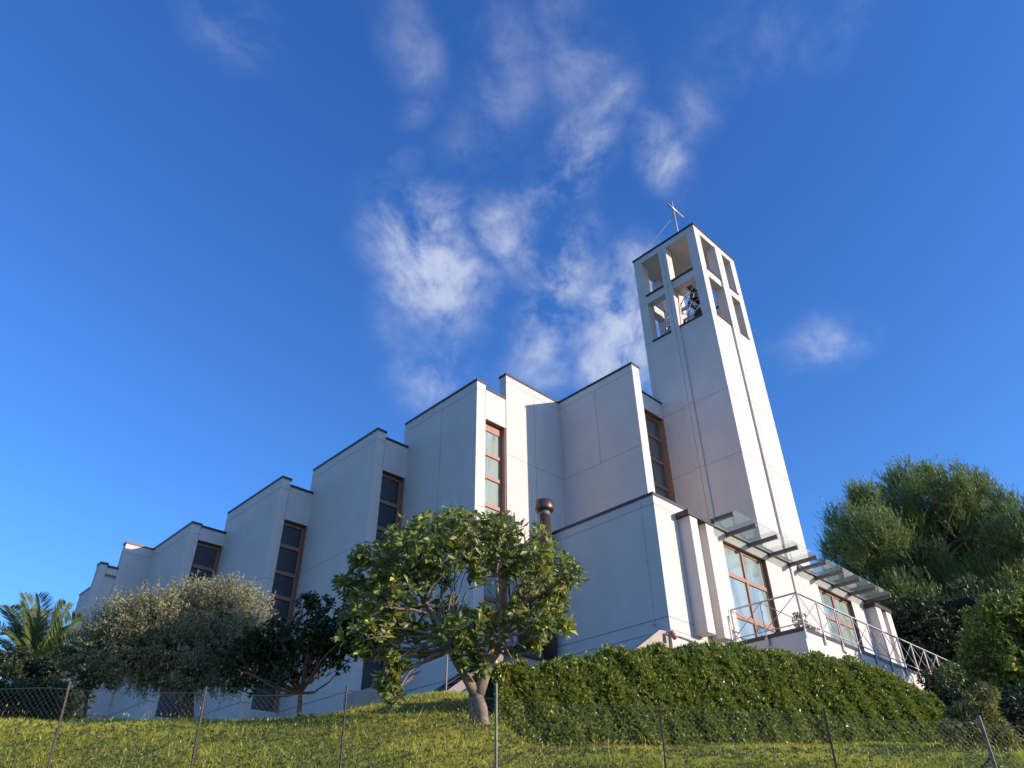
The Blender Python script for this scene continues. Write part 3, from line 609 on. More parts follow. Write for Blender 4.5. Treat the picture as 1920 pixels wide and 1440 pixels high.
for a_, b_ in (((730, 1195), (685, 1200)), ((940, 1170), (985, 1215)), ((920, 1180), (960, 1235)), ((800, 1120), (830, 1080)), ((880, 1105), (925, 1092))):
    br.tube(limb_path(at(*a_, FU - .5), at(*b_, FU - .6), 5, .1), .012, 5)
br.build('branch', M['bark_pale'], fig, True)
D = unit(d * .7 + np.array([0, 0, .75]))
hang = P[:, 2] < at(960, 1205, FU).z; D[hang] = unit(d[hang] * .5 + np.array([0, 0, -.6]))
V1, F1, per = whorls(P, D, 6, 1.0, .18, .08, T_FIG, .35)
nl = len(P) * 6
np_mesh('foliage', V1, F1, tints(nl, per, .54, .24, np.repeat(P, 6, 0)), M['fig_leaf'], fig)

# --- clipped pittosporum hedge
hedge = thing('hedge', 'long clipped evergreen hedge of glossy small leaves below the hall', 'hedge', tuple(gpt(3, 17)))
hs = np.array([-.35, .1, .8, 1.5, 2.1, 2.7, 3.2, 3.9, 4.6, 5.3, 6.0, 6.6, 7.0, 7.3])
hy = [1262, 1250, 1247, 1236, 1222, 1218, 1219, 1212, 1214, 1226, 1232, 1246, 1278, 1310, 1352]
hpx = [930, 960, 1040, 1110, 1175, 1235, 1285, 1350, 1420, 1490, 1570, 1650, 1710, 1750, 1772]
# the hedge runs obliquely away to the right, front face towards the sun
H0 = Vector((-.31, 14.4)); HD = Vector((12.3, 6.7)).normalized(); HNv = Vector((HD.y, -HD.x))
def hpoint(px):                                                # where a sight line column meets the hedge line -> (distance along, u)
    r_ = ray(px, 1300); m_ = (r_.x * HR.x + r_.y * HR.y) / (r_.x * HF.x + r_.y * HF.y)
    t = (m_ * H0.y - H0.x) / (HD.x - m_ * HD.y); return t, H0.y + t * HD.y
hs = []; hz = []
for p_, y_ in zip(hpx, hy):
    t_, u_ = hpoint(p_); hs.append(t_); hz.append(at(p_, y_, u_).z)
hs = np.array(hs); hz = np.array(hz)
def htop(s): return np.interp(s, hs, hz) + .05 * np.sin(s * 5.1) + .04 * np.sin(s * 11.3 + 1) + .03 * np.sin(s * 23.7)
def hsu(t, dpt): return H0.x + HD.x * t - HNv.x * dpt, H0.y + HD.y * t - HNv.y * dpt     # (s, u), depth behind the front face
def hw(t, dpt, z): a, b = hsu(t, dpt); return su(a, b, z)
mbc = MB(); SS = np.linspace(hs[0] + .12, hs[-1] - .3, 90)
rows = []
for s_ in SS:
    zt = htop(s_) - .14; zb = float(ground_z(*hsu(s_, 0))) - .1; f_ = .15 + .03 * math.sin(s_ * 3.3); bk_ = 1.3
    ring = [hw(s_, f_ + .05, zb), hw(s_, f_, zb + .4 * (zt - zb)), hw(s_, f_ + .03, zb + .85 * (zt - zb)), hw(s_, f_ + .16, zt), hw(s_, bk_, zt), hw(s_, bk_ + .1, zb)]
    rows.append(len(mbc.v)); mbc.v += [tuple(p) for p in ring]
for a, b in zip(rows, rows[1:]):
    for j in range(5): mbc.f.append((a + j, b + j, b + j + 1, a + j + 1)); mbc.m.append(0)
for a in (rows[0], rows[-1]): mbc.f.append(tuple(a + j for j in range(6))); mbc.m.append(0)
mbc.build('shade_core', M['shade_fill'], hedge)  # solid dark body; the shade in the leaf gaps is its colour
n = 23000; s_ = RG.uniform(hs[0], hs[-1], n); zt = htop(s_); face = RG.random(n)
front = face < .74; t = RG.random(n)
dF = .06 + RG.uniform(-.10, .10, n) + .12 * np.clip((t - .85) * 6, 0, 1) ** 2 + .04 * np.sin(s_ * 7 + t * 9) + .03 * np.sin(s_ * 3.3)
dd_ = np.where(front, dF, .1 + RG.random(n) * 1.2)
sa = H0.x + HD.x * s_ - HNv.x * dd_; ua = H0.y + HD.y * s_ - HNv.y * dd_; zb = ground_z(sa, ua) + .02
z_ = np.where(front, zb + (zt - zb) * t, zt + RG.uniform(-.08, .06, n) + (RG.random(n) < .03) * RG.uniform(.03, .16, n))
P = np.stack([HF.x * ua + HR.x * sa, HF.y * ua + HR.y * sa, z_], 1)
back = np.array([HF.x * HNv.y + HR.x * HNv.x, HF.y * HNv.y + HR.y * HNv.x, 0.]); upv = np.array([0, 0, 1.])
D = np.where(front[:, None], back * .8 + upv * .55, upv * 1.0 + back * .3) + RG.normal(size=(n, 3)) * .4
ends = np.array([HR.x, HR.y, 0.]); D += np.clip((s_ - hs[-1] + .7), 0, 1)[:, None] * ends * 1.2
gap = (np.sin(P[:, 0] * 2.9 + 1) * np.sin(P[:, 2] * 5.3) * np.sin(P[:, 1] * 3.7) > .34); keep = ~gap | (RG.random(n) < .45)
P, D = P[keep], D[keep]
V1, F1, per = whorls(P, D, 7, .8, .095, .036, T_OVAL, 0, .35)
np_mesh('foliage', V1, F1, tints(len(P) * 7, per, .50, .22, np.repeat(P, 7, 0), 2), M['hedge_leaf'], hedge)
q = MB()
for k in range(260):
    t_ = random.uniform(hs[0] + .2, hs[-1] - .3); zt_ = float(htop(t_)); zb_ = float(ground_z(*hsu(t_, 0))); z0 = random.uniform(zb_, zt_ - .2)
    a_ = hw(t_, .25, z0 - .15); b_ = hw(t_ + random.uniform(-.12, .12), random.uniform(-.04, .04), z0 + random.uniform(.05, .25)); q.tube([a_, b_], [.007, .003], 4, cap=False)
q.build('twigs', M['bark_red'], hedge)

# --- generic leafy tree
def leafy(name, label, cat, spec, u, n, k, spread, ln, wd, tmpl, m, trunk, bark, du=.6, droop=.1, mean=.45, sd=.2, up=.5, shell=1.2, group=None, base=None, tr=.09, sq=.9, dark=None, tscale=1):
    lob = px_lobes(spec, u, du)
    bx = at(trunk[0][0], trunk[0][1], u); s0 = bx.x * HR.x + bx.y * HR.y; b0 = base or gpt(s0, u, -.08)
    o = thing(name, label, cat, tuple(b0), group)
    pts = [b0 + Vector((0, 0, -.15)), b0] + [at(x, y, u) for x, y in trunk[1:]]
    q = MB(); q.tube(pts, np.linspace(tr * 1.15, tr * .7, len(pts)).tolist(), 10); q.build('trunk', bark, o, True)
    q = MB(); top = pts[-1]
    for c, r in lob:
        q.tube(limb_path(top, c, 6, .12), np.linspace(tr * .5, tr * .14, 7).tolist(), 6, cap=False)
        for j in range(3):
            e = c + Vector(rdir(1)[0] * r * .8); q.tube(limb_path(top.lerp(c, random.uniform(.5, .95)), e, 3, .1), np.linspace(tr * .18, tr * .06, 4).tolist(), 5, cap=False)
    q.build('branch', bark, o, True)
    P, d, li = in_lobes(lob, n, shell, sq)
    D = unit(d + np.array([0, 0, up]) + RG.normal(size=(n, 3)) * .25)
    V1, F1, per = whorls(P, D, k, spread, ln, wd, tmpl, droop)
    np_mesh('foliage', V1, F1, tints(n * k, per, mean, sd, np.repeat(P, k, 0), tscale), m, o)
    return o, lob
# olive: leaves threaded along upright shoots
def olive(label, spec, u, n, trunk, shoot=.42, group=None, mean=.5):
    lob = px_lobes(spec, u, .5)
    bx = at(trunk[0][0], trunk[0][1], u); s0 = bx.x * HR.x + bx.y * HR.y; b0 = gpt(s0, u, -.08)
    o = thing('olive_tree', label, 'tree', tuple(b0), group)
    pts = [b0 + Vector((0, 0, -.15)), b0] + [at(x, y, u) for x, y in trunk[1:]]
    q = MB(); q.tube(pts, [.19, .17, .15, .13][:len(pts)] + [.12] * (len(pts) - 4), 10); q.build('trunk', M['bark'], o, True)
    q = MB()
    for c, r in lob: q.tube(limb_path(pts[-1], c - Vector((0, 0, r * .4)), 6, .15), np.linspace(.07, .02, 7).tolist(), 6, cap=False)
    q.build('branch', M['bark'], o, True)
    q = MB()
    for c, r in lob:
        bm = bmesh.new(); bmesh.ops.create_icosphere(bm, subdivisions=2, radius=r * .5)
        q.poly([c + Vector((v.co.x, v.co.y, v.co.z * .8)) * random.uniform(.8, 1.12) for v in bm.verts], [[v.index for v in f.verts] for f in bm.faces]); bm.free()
    q.build('shade_core', M['shade_fill'], o)  # dark balls added so the crown's inside looks shaded
    P, d, li = in_lobes(lob, n, 1.6, .8)
    ax = unit(np.array([0, 0, 1.]) * np.where(d[:, 2:3] > -.2, 1.1, .1) + d * .55 + RG.normal(size=(n, 3)) * .22)
    K = 18; t = (np.arange(K) + .5) / K; Ls = shoot * RG.uniform(.5, 1.25, n)
    Q = (P[:, None] + ax[:, None] * (t[None] * Ls[:, None])[..., None]).reshape(-1, 3)
    dd = unit(np.repeat(ax, K, 0) * .75 + rdir(n * K) * .8); nn = rdir(n * K)
    sz = RG.uniform(.7, 1.2, n * K)
    V1, F1, per = leaves(Q, dd, nn, .065 * sz, .020 * sz, T_DIAM)
    np_mesh('foliage', V1, F1, tints(n * K, per, mean, .22, Q), M['olive_leaf'], o)
    return o
olive('rounded olive tree with silvery upright shoots, sunlit on top and dark below',
      [(205, 1180, 34), (178, 1210, 30), (240, 1165, 42), (300, 1165, 52), (360, 1150, 52), (420, 1145, 52), (470, 1150, 34), (270, 1215, 60), (340, 1215, 66), (410, 1215, 66), (465, 1200, 46), (210, 1205, 38), (240, 1250, 40), (300, 1262, 34), (370, 1262, 36), (430, 1258, 36)], 16.5, 6500,
      [(352, 1345), (350, 1320), (352, 1296), (360, 1285)])
leafy('loquat_tree', 'small dark-leaved tree with one yellow sunlit shoot, between palm and olive', 'tree',
      [(155, 1215, 26), (140, 1245, 26), (185, 1235, 30), (205, 1265, 26), (165, 1275, 24), (160, 1180, 9), (163, 1165, 6), (120, 1225, 16)], 17.5, 700, 6, 1.0, .10, .034, T_OVAL, M['shrub_leaf'], [(160, 1350), (162, 1310)], M['bark'], .4, .15, .55, .25, tr=.05)
leafy('citrus_tree', 'small round-leaved citrus tree on a thin reddish forked trunk', 'tree',
      [(470, 1225, 36), (500, 1260, 32), (455, 1265, 26), (540, 1215, 42), (580, 1180, 44), (600, 1140, 30), (570, 1128, 16), (640, 1170, 38), (620, 1215, 40), (575, 1240, 40), (540, 1265, 26), (655, 1215, 26), (520, 1180, 26), (470, 1290, 14), (585, 1120, 10), (660, 1130, 26), (640, 1250, 16), (440, 1290, 12), (680, 1160, 22), (430, 1240, 30), (480, 1200, 34), (510, 1230, 40), (600, 1200, 44), (660, 1180, 34)], 15.2, 2000, 7, 1.0, .085, .048, T_OVAL, M['citrus_leaf'],
      [(560, 1356), (562, 1325), (563, 1300)], M['bark_red'], .5, .2, .45, .22, tr=.055)
# bushes behind the left fence
def bush(name, label, spec, u, n, k, ln, wd, tmpl, m, cat='bush', core=True, **kw):
    lob = px_lobes(spec, u, .3); c0 = lob[0][0]; s0 = c0.x * HR.x + c0.y * HR.y
    o = thing(name, label, cat, tuple(gpt(s0, u)))
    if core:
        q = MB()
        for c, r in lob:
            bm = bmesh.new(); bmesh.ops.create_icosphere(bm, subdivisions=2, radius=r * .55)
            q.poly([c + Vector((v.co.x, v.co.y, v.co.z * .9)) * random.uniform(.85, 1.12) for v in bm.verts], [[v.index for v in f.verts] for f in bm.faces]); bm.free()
        q.build('shade_core', M['shade_fill'], o)  # dark balls painted as the shade inside the bush
    P, d, li = in_lobes(lob, n, 2.5, .95); D = unit(d + np.array([0, 0, .4]) + RG.normal(size=(n, 3)) * .3)
    V1, F1, per = whorls(P, D, k, .95, ln, wd, tmpl, .1)
    np_mesh('foliage', V1, F1, tints(n * k, per, kw.get('mean', .45), .22, np.repeat(P, k, 0)), m, o)
    return o
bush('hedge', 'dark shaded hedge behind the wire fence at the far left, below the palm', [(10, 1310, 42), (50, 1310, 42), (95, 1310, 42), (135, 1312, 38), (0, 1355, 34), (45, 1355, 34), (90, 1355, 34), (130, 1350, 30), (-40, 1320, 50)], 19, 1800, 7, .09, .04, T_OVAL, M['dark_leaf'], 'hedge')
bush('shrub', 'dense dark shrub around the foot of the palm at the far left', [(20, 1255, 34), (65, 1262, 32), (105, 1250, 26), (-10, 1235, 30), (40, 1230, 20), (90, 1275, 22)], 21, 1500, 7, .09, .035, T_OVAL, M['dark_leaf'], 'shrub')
# palm
palm = thing('palm_tree', 'feathery date palm with arching fronds at the far left', 'tree', tuple(gpt(-15, 23.5)))
pc = at(62, 1262, 23.5)
q = MB(); q.tube([Vector((pc.x, pc.y, float(ground_z(-15, 23.5)) - .2)), pc - Vector((0, 0, .5)), pc], [.34, .32, .25], 12); q.build('trunk', M['bark'], palm, True)
tipsp = [(46, 1118), (72, 1120), (122, 1136), (150, 1160), (-4, 1138), (-40, 1160), (20, 1140), (95, 1150), (170, 1200), (-70, 1220), (60, 1150), (110, 1180), (10, 1190), (150, 1235), (-30, 1200), (85, 1200), (35, 1175)]
for i, (tx, ty) in enumerate(tipsp):
    tip = at(tx, ty, 23.5 + RG.uniform(-1.6, 1.4)); ctrl = pc.lerp(tip, .5) + Vector((0, 0, .45 + .25 * RG.random()))
    K = 40; cur = [(pc * (1 - t) ** 2 + ctrl * 2 * t * (1 - t) + tip * t * t) for t in np.linspace(0, 1, K)]
    q = MB(); q.tube(cur, np.linspace(.03, .006, K).tolist(), 5, cap=False)
    ro = q.build('frond', M['palm_leaf'], palm, True)
    P = np.repeat(np.array([tuple(c) for c in cur[4:]]), 3, 0); tan = unit(np.gradient(np.array([tuple(c) for c in cur]), axis=0))[4:]; tan = np.repeat(tan, 3, 0); nP = len(P)
    P = P + tan * RG.uniform(0, .09, (nP, 1)); side = unit(np.cross(tan, np.array([0, 0, 1.])) + RG.normal(size=(1, 3)) * .25); nrm = np.cross(side, tan)
    LP = []; DD = []; NN_ = []
    for sg in (-1, 1):
        LP.append(P); DD.append(unit(side * sg * .85 + tan * .75 + nrm * .35 + RG.normal(size=(nP, 3)) * .07)); NN_.append(nrm + side * .3 * sg)
    LP = np.concatenate(LP); tt = np.tile(np.repeat(np.linspace(.15, 1, K - 4), 3), 2); Ln = .62 * np.sin(np.clip(tt, .05, .97) * math.pi) ** .5
    V1, F1, per = leaves(LP, np.concatenate(DD), np.concatenate(NN_), Ln, .026, T_DIAM)
    np_mesh('leaflets', V1, F1, tints(len(LP), per, .5, .2), M['palm_leaf'], ro)
# --- pine on the right
def pine(label, spec, u, n, trunkpx, needle=.17, group=None, m='pine_leaf'):
    lob = px_lobes(spec, u, 2.2); bx = at(trunkpx, 1240, u); s0 = bx.x * HR.x + bx.y * HR.y; b0 = gpt(s0, u, -.2)
    o = thing('pine_tree', label, 'tree', tuple(b0), group)
    top = at(trunkpx, 960, u)
    q = MB(); q.tube(limb_path(b0, top, 8, .03), np.linspace(.42, .08, 9).tolist(), 10); q.build('trunk', M['bark'], o, True)
    q = MB()
    for c, r in lob:
        if c.x * HF.x + c.y * HF.y < u - 1.2: continue
        a = b0.lerp(top, min(.95, max(.3, ((c.z - b0.z) / (top.z - b0.z)) * .8))); q.tube(limb_path(a, c - Vector((0, 0, r * .3)), 6, .03), np.linspace(.11, .03, 7).tolist(), 6, cap=False)
        for k in range(4): q.tube(limb_path(a.lerp(c, random.uniform(.5, .95)), c + Vector(rdir(1)[0] * r * .6), 3, .04), np.linspace(.03, .01, 4).tolist(), 5, cap=False)
    q.build('branch', M['bark'], o, True)
    sub = clumps(lob, 26, .30)
    P, d, li = in_lobes(sub, n, .8, 2.1); P += np.array([0, 0, 1.]) * .25 * np.maximum(d[:, 2:3], 0)
    wind = np.array([-HR.x * .2, -HR.y * .2, 1.0])
    ax = unit(d * .6 + wind + RG.normal(size=(n, 3)) * .25); Ls = .6 * RG.uniform(.5, 1.3, n); K = 20; t = (np.arange(K) + .3) / K
    Q = (P[:, None] + ax[:, None] * (t[None] * Ls[:, None])[..., None]).reshape(-1, 3)
    big = RG.random(n) < .10; Ls = np.where(big & (d[:, 2] > 0), Ls * 1.9, Ls)
    Q = (P[:, None] + ax[:, None] * (t[None] * Ls[:, None])[..., None]).reshape(-1, 3)
    dd = unit(np.repeat(ax, K, 0) * 1.0 + rdir(n * K) * .75); sz = RG.uniform(.7, 1.2, n * K)
    V1, F1, per = leaves(Q, dd, rdir(n * K), needle * sz, .032, T_BLADE)
    np_mesh('foliage', V1, F1, tints(n * K, per, .5, .2, Q, .5), M[m], o)
    return o
pine('large feathery pine tree rising behind the right end of the hall',
     [(1595, 1010, 42), (1640, 955, 42), (1700, 930, 48), (1745, 915, 34), (1790, 925, 38), (1835, 930, 26), (1735, 895, 16), (1680, 905, 14), (1815, 900, 15), (1855, 915, 12), (1872, 940, 14), (1590, 1065, 40), (1640, 1030, 56), (1700, 1000, 62), (1770, 1000, 66), (1840, 990, 46), (1650, 1100, 58), (1720, 1080, 66), (1800, 1070, 66), (1860, 1060, 50), (1585, 1110, 32), (1700, 1150, 58), (1775, 1145, 50), (1655, 1165, 40), (1575, 1035, 26), (1565, 985, 16), (1610, 950, 16), (1800, 1010, 46, 36.5), (1835, 985, 44, 36.5), (1860, 1020, 44, 36.5), (1790, 965, 40, 37), (1740, 1060, 44, 36.5), (1895, 960, 20)], 40, 34000, 1760)
pine('second pine at the right edge, lower than the large one', [(1900, 1010, 40), (1895, 975, 20), (1920, 1050, 60), (1890, 1110, 60), (1970, 1000, 60), (1980, 1090, 90), (1930, 1150, 60), (1850, 1140, 40)], 38, 8500, 1935)
bush('backing_mass', 'dark evergreen backing mass added below the pines at the right', [(1700, 1240, 60), (1790, 1220, 80), (1880, 1240, 80), (1650, 1210, 50), (1740, 1310, 70), (1840, 1320, 80), (1930, 1300, 90), (1720, 1180, 50), (1990, 1220, 110), (1640, 1260, 50), (1730, 1170, 60), (1820, 1150, 60), (1900, 1160, 60)], 34, 5200, 7, .24, .09, T_OVAL, M['dark_leaf'], 'thicket')  # dark backing added where only deep shade lies under the pines
leafy('broadleaf_tree', 'broad-leaved tree with yellowing leaves at the right edge in front of the pines', 'tree',
      [(1880, 1150, 44), (1925, 1140, 50), (1970, 1160, 60), (1850, 1195, 44), (1900, 1200, 56), (1960, 1220, 60), (1840, 1240, 36), (1890, 1255, 46), (1940, 1275, 46), (1815, 1215, 22), (1820, 1265, 24), (1860, 1130, 20), (2000, 1130, 60), (1785, 1262, 24), (1800, 1290, 20), (1850, 1290, 30), (1900, 1300, 34), (1850, 1165, 40)], 24, 3000, 7, 1.0, .17, .08, T_LOBE, M['oak_leaf'],
      [(1930, 1400), (1925, 1330)], M['bark'], .9, .15, .45, .24, tr=.12)
bush('oleander', 'sunlit narrow-leaved bush at the right behind the leaning pale post', [(1830, 1335, 34), (1850, 1365, 34), (1820, 1375, 30), (1800, 1350, 26), (1845, 1305, 22), (1880, 1385, 24), (1785, 1375, 22)], 14.2, 1100, 8, .11, .022, T_DIAM, M['oleander_leaf'], mean=.55)
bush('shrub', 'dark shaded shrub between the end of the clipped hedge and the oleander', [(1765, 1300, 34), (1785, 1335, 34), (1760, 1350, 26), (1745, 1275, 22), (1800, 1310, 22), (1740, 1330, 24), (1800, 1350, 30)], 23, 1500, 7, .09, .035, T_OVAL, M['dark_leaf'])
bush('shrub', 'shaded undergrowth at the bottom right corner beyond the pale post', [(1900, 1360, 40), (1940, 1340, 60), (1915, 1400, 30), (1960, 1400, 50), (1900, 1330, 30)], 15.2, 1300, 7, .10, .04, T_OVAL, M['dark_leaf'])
# terracotta wall glimpsed through the foliage
tw = thing('garden_wall', 'sunlit terracotta garden wall glimpsed through leaves at the right edge', 'wall', tuple(gpt(16.8, 27)))
a_ = at(1865, 1316, 25); q = MB(); q.box(-1.3, 1.5, -.12, .12, -1.6, .28)
q.v = [tuple(a_ + Vector((HR.x * x - HF.x * y, HR.y * x - HF.y * y, z))) for x, y, z in q.v]; q.build('masonry', M['terracotta'], tw)
# potted climber on the balcony
DEPTH_SCALE = .95  # same scaling about the camera as the hall
pot = thing('potted_plant', 'bushy potted plant on the balcony beside the first glazed door', 'plant', (25.3, 11.6, 6.5))
q = MB(); q.tube([(25.3, 11.6, 6.505), (25.3, 11.6, 6.8), (25.3, 11.6, 6.84)], [.15, .2, .22], 16); q.build('pot', M['terracotta'], pot, True)
q = MB()
for k in range(9): q.tube(limb_path((25.3, 11.6, 6.8), Vector((25.3, 11.6, 7.3)) + Vector(rdir(1)[0] * .35), 4, .1), .008, 5)
q.build('stem', M['bark'], pot)
P, d, li = in_lobes([(Vector((25.2, 11.4, 7.2)), .34), (Vector((25.1, 11.4, 7.6)), .24), (Vector((25.6, 11.3, 7.05)), .32), (Vector((25.05, 11.4, 6.95)), .25), (Vector((25.9, 11.3, 6.9)), .2)], 420, 1.5, 1)
V1, F1, per = whorls(P, unit(d + np.array([0, 0, .4])), 6, 1.0, .075, .035, T_OVAL, .1)
np_mesh('foliage', V1 * DEPTH_SCALE, F1, tints(len(P) * 6, per, .5, .25), M['shrub_leaf'], pot)
DEPTH_SCALE = 1.0

# ------------------------------------------------------------------ wire fence
fence = thing('wire_fence', 'chain-link wire fence on thin iron posts crossing the grassy bank', 'fence', tuple(gpt(0, 10)))
fpts = [(-11.5, 2.45), (-9.7, 2.36), (-7.75, 2.30), (-5.83, 2.26), (-4.03, 2.17), (-2.2, 2.15), (-.26, 2.06), (1.82, 1.93), (3.9, 1.81), (5.82, 1.69), (7.8, 1.58), (9.8, 1.45)]
lean = [0, 0, 0, .10, .045, .04, 0, -.02, -.03, -.02, 0, 0]
for i, ((s_, z_), ln_) in enumerate(zip(fpts, lean)):
    g0 = gpt(s_ + ln_, 10, -.2); top = su(s_, 10, z_ + (.02 if i != 6 else .12))
    m_ = M['rust'] if i not in (6, 9) else M['paleiron']
    q = MB(); wdt = .027 if i not in (6, 9) else (.027 if i == 6 else .036)
    q.bar(g0, top, wdt, .006 if i not in (6, 9) else wdt * .9); q.bar(g0 + Vector((HF.x, HF.y, 0)) * .017, top + Vector((HF.x, HF.y, 0)) * .017, .006, wdt)
    po = q.build('post', m_, fence)
q = MB(); q.bar(su(5.82, 10.02, 1.25), gpt(5.25, 10.3, -.1), .03); q.build('brace', M['rust'], fence)
mesh_h = 1.28; q = MB(); D_ = .072
sv = np.array([p[0] for p in fpts]); zv = np.array([p[1] for p in fpts]) - .06
def ftop(s): return float(np.interp(s, sv, zv)) - .03 * abs(math.sin((s + .3) * math.pi / 1.95))
V_ = []; F_ = []
def wire(a, b, r=.0012):
    k = len(V_); d = (b - a).normalized(); x = Vector((HF.x, HF.y, 0)) * r; y = d.cross(x).normalized() * r
    for p in (a, b): V_.extend([p + x, p - x * .5 + y * .87, p - x * .5 - y * .87])
    for j in range(3): F_.append((k + j, k + (j + 1) % 3, k + 3 + (j + 1) % 3, k + 3 + j))
s_ = sv[0]
SEG = 6
while s_ < sv[-1]:
    for sg in (1, -1):
        pts = []
        for j in range(SEG + 1):
            h = mesh_h * j / SEG; x = s_ + sg * h * .98
            if x < sv[0] or x > sv[-1]: continue
            pts.append(su(x + .006 * math.sin(h * 9 + s_), 10 + .004 * sg + .02 * math.sin(x * 1.7 + h * 2), ftop(x) - mesh_h + h))
        for a, b in zip(pts, pts[1:]): wire(a, b)
    s_ += D_
me_o = np_mesh('wire_netting', np.array([tuple(v) for v in V_]), np.array(F_), None, M['wire'], fence)
q = MB()
for dz in (0,):
    q.tube([su(x, 10.0, ftop(x) + dz) for x in np.linspace(sv[0], sv[-1], 90)], .0028, 4)
q.build('tension_wire', M['wire'], fence)

# ------------------------------------------------------------------ grass
def blades(n, s0, s1, u0, u1, h0, h1, wd):
    u = u0 + (u1 - u0) * RG.random(n) ** .9; s = RG.uniform(s0, s1, n) * (u / u1) ; z = ground_z(s, u)
    cl = .5 + .5 * np.sin(s * 2.1 + 1.3 * np.sin(u * 1.7)) * np.cos(u * 1.9 + .8 * np.sin(s * 1.3)); cl2 = .5 + .5 * np.sin(s * .8 + 2) * np.cos(u * 1.1 + s * .4)
    h = (h0 + (h1 - h0) * RG.random(n) ** 2) * (.7 + .5 * cl)
    P = np.stack([HF.x * u + HR.x * s, HF.y * u + HR.y * s, z - .02], 1)
    D = unit(np.array([0, 0, 1.]) + RG.normal(size=(n, 3)) * np.array([.38, .38, .05]) + np.array([.06, -.12, 0]))
    V1, F1, per = leaves(P, D, rdir(n) * np.array([1, 1, .1]), h, wd * RG.uniform(.7, 1.3, n), T_BLADE2, h * .35)
    t = .36 + .30 * (cl2 - .5) + .18 * (cl - .5) + RG.normal(0, .17, n); t = np.where(RG.random(n) < .05, .93, t)
    return V1, F1, np.repeat(np.clip(t, 0, 1), per)
A = blades(250000, -12, 12, 10.8, 15, .06, .22, .0075); B = blades(150000, -20, 20, 15, 22, .06, .2, .011)
Vg = np.concatenate([A[0], B[0]]); Fg = np.concatenate([A[1], B[1] + len(A[0])]); Tg = np.concatenate([A[2], B[2]])
prop(np_mesh('grass', Vg, Fg, Tg, M['grass_leaf']), 'rough sunlit grass with dry patches on the bank', 'grass', kind='stuff')
n = 520; u = np.where(RG.random(n) < .6, RG.uniform(12.6, 14.6, n), RG.uniform(10.9, 13, n)); s = RG.uniform(-10, 9, n) * (u / 14); P = np.stack([HF.x * u + HR.x * s, HF.y * u + HR.y * s, ground_z(s, u)], 1)
h = RG.uniform(.14, .38, n) * np.where(RG.random(n) < .4, 1, .7); D = unit(np.array([0, 0, 1.]) + RG.normal(size=(n, 3)) * .16)
V1, F1, per = leaves(P, D, rdir(n), h, .007, T_BLADE2, h * .15); V2, F2, per2 = leaves(P + D * (h * .86)[:, None], D, rdir(n), .06, .012, T_DIAM)
prop(np_mesh('tall_grass', np.concatenate([V1, V2]), np.concatenate([F1, F2 + len(V1)]), np.concatenate([np.repeat(RG.uniform(.5, .95, n), per), np.repeat(RG.uniform(.6, .9, n), per2)]), M['grass_leaf']), 'dry tall grass stems standing above the turf', 'grass', kind='stuff')
# low weeds and seed heads
n = 2600; u = RG.uniform(10.8, 14, n); s = RG.uniform(-9, 8.5, n) * (u / 14); P = np.stack([HF.x * u + HR.x * s, HF.y * u + HR.y * s, ground_z(s, u) + RG.uniform(.02, .13, n)], 1)
V1, F1, per = whorls(P, np.tile(np.array([[0, 0, 1.]]), (n, 1)) + RG.normal(size=(n, 3)) * .3, 7, 1.1, .05, .022, T_OVAL, 0)
prop(np_mesh('weeds', V1, F1, tints(n * 7, per, .45, .25), M['shrub_leaf']), 'low broad-leaved weeds growing through the grass', 'weeds', kind='stuff')
n = 700; u = RG.uniform(12.3, 17, n); s = np.where(RG.random(n) < .6, RG.normal(-1.5, 1.8, n), RG.uniform(1, 8, n)); u = np.where(s > .3, 14.1 + (s + .3) * .54 - RG.uniform(0, .7, n), u); P = np.stack([HF.x * u + HR.x * s, HF.y * u + HR.y * s, ground_z(s, u) + .07], 1)
V1, F1, per = leaves(P, unit(rdir(n) * np.array([1, 1, .4])), rdir(n) * .5 + np.array([0, 0, 1]), RG.uniform(.06, .14, n), .06, T_LOBE)
prop(np_mesh('fallen_leaves', V1, F1, tints(n, per, .4, .3), M['dry_leaf']), 'dry orange leaves scattered on the grass', 'leaves', kind='stuff')

# ------------------------------------------------------------------ light and sky
sun_to = Vector((2.043, -4.006, 1.096)).normalized()
EL = math.asin(sun_to.z); AZ = math.atan2(sun_to.x, sun_to.y)   # azimuth clockwise from +Y
ld = bpy.data.lights.new('sun', 'SUN'); ld.energy = 5.0; ld.angle = math.radians(.5); ld.color = (1, .82, .67)
lo = bpy.data.objects.new('sun', ld); COL.objects.link(lo); lo.rotation_euler = sun_to.to_track_quat('Z', 'Y').to_euler(); lo.location = (10, -20, 30)
wd_ = bpy.data.worlds.new('World'); sc.world = wd_; wd_.use_nodes = True; nt = wd_.node_tree; nt.nodes.clear()
class W_:
    node_tree = nt
Wm = W_()
out = N(Wm, 'ShaderNodeOutputWorld'); bg = N(Wm, 'ShaderNodeBackground'); L(Wm, bg.outputs[0], out.inputs[0])
sky = N(Wm, 'ShaderNodeTexSky', sky_type='NISHITA'); sky.sun_disc = False; sky.sun_elevation = EL; sky.sun_rotation = AZ; sky.altitude = 100; sky.air_density = 1.0; sky.dust_density = .4; sky.ozone_density = 3.0
bg.inputs[1].default_value = .15
tcw = N(Wm, 'ShaderNodeTexCoord'); gen = tcw.outputs['Generated']
hs_ = N(Wm, 'ShaderNodeMix', data_type='RGBA', blend_type='MULTIPLY'); hs_.inputs['Factor'].default_value = 1
L(Wm, sky.outputs[0], hs_.inputs['A'])
sepz = N(Wm, 'ShaderNodeSeparateXYZ'); L(Wm, gen, sepz.inputs[0])
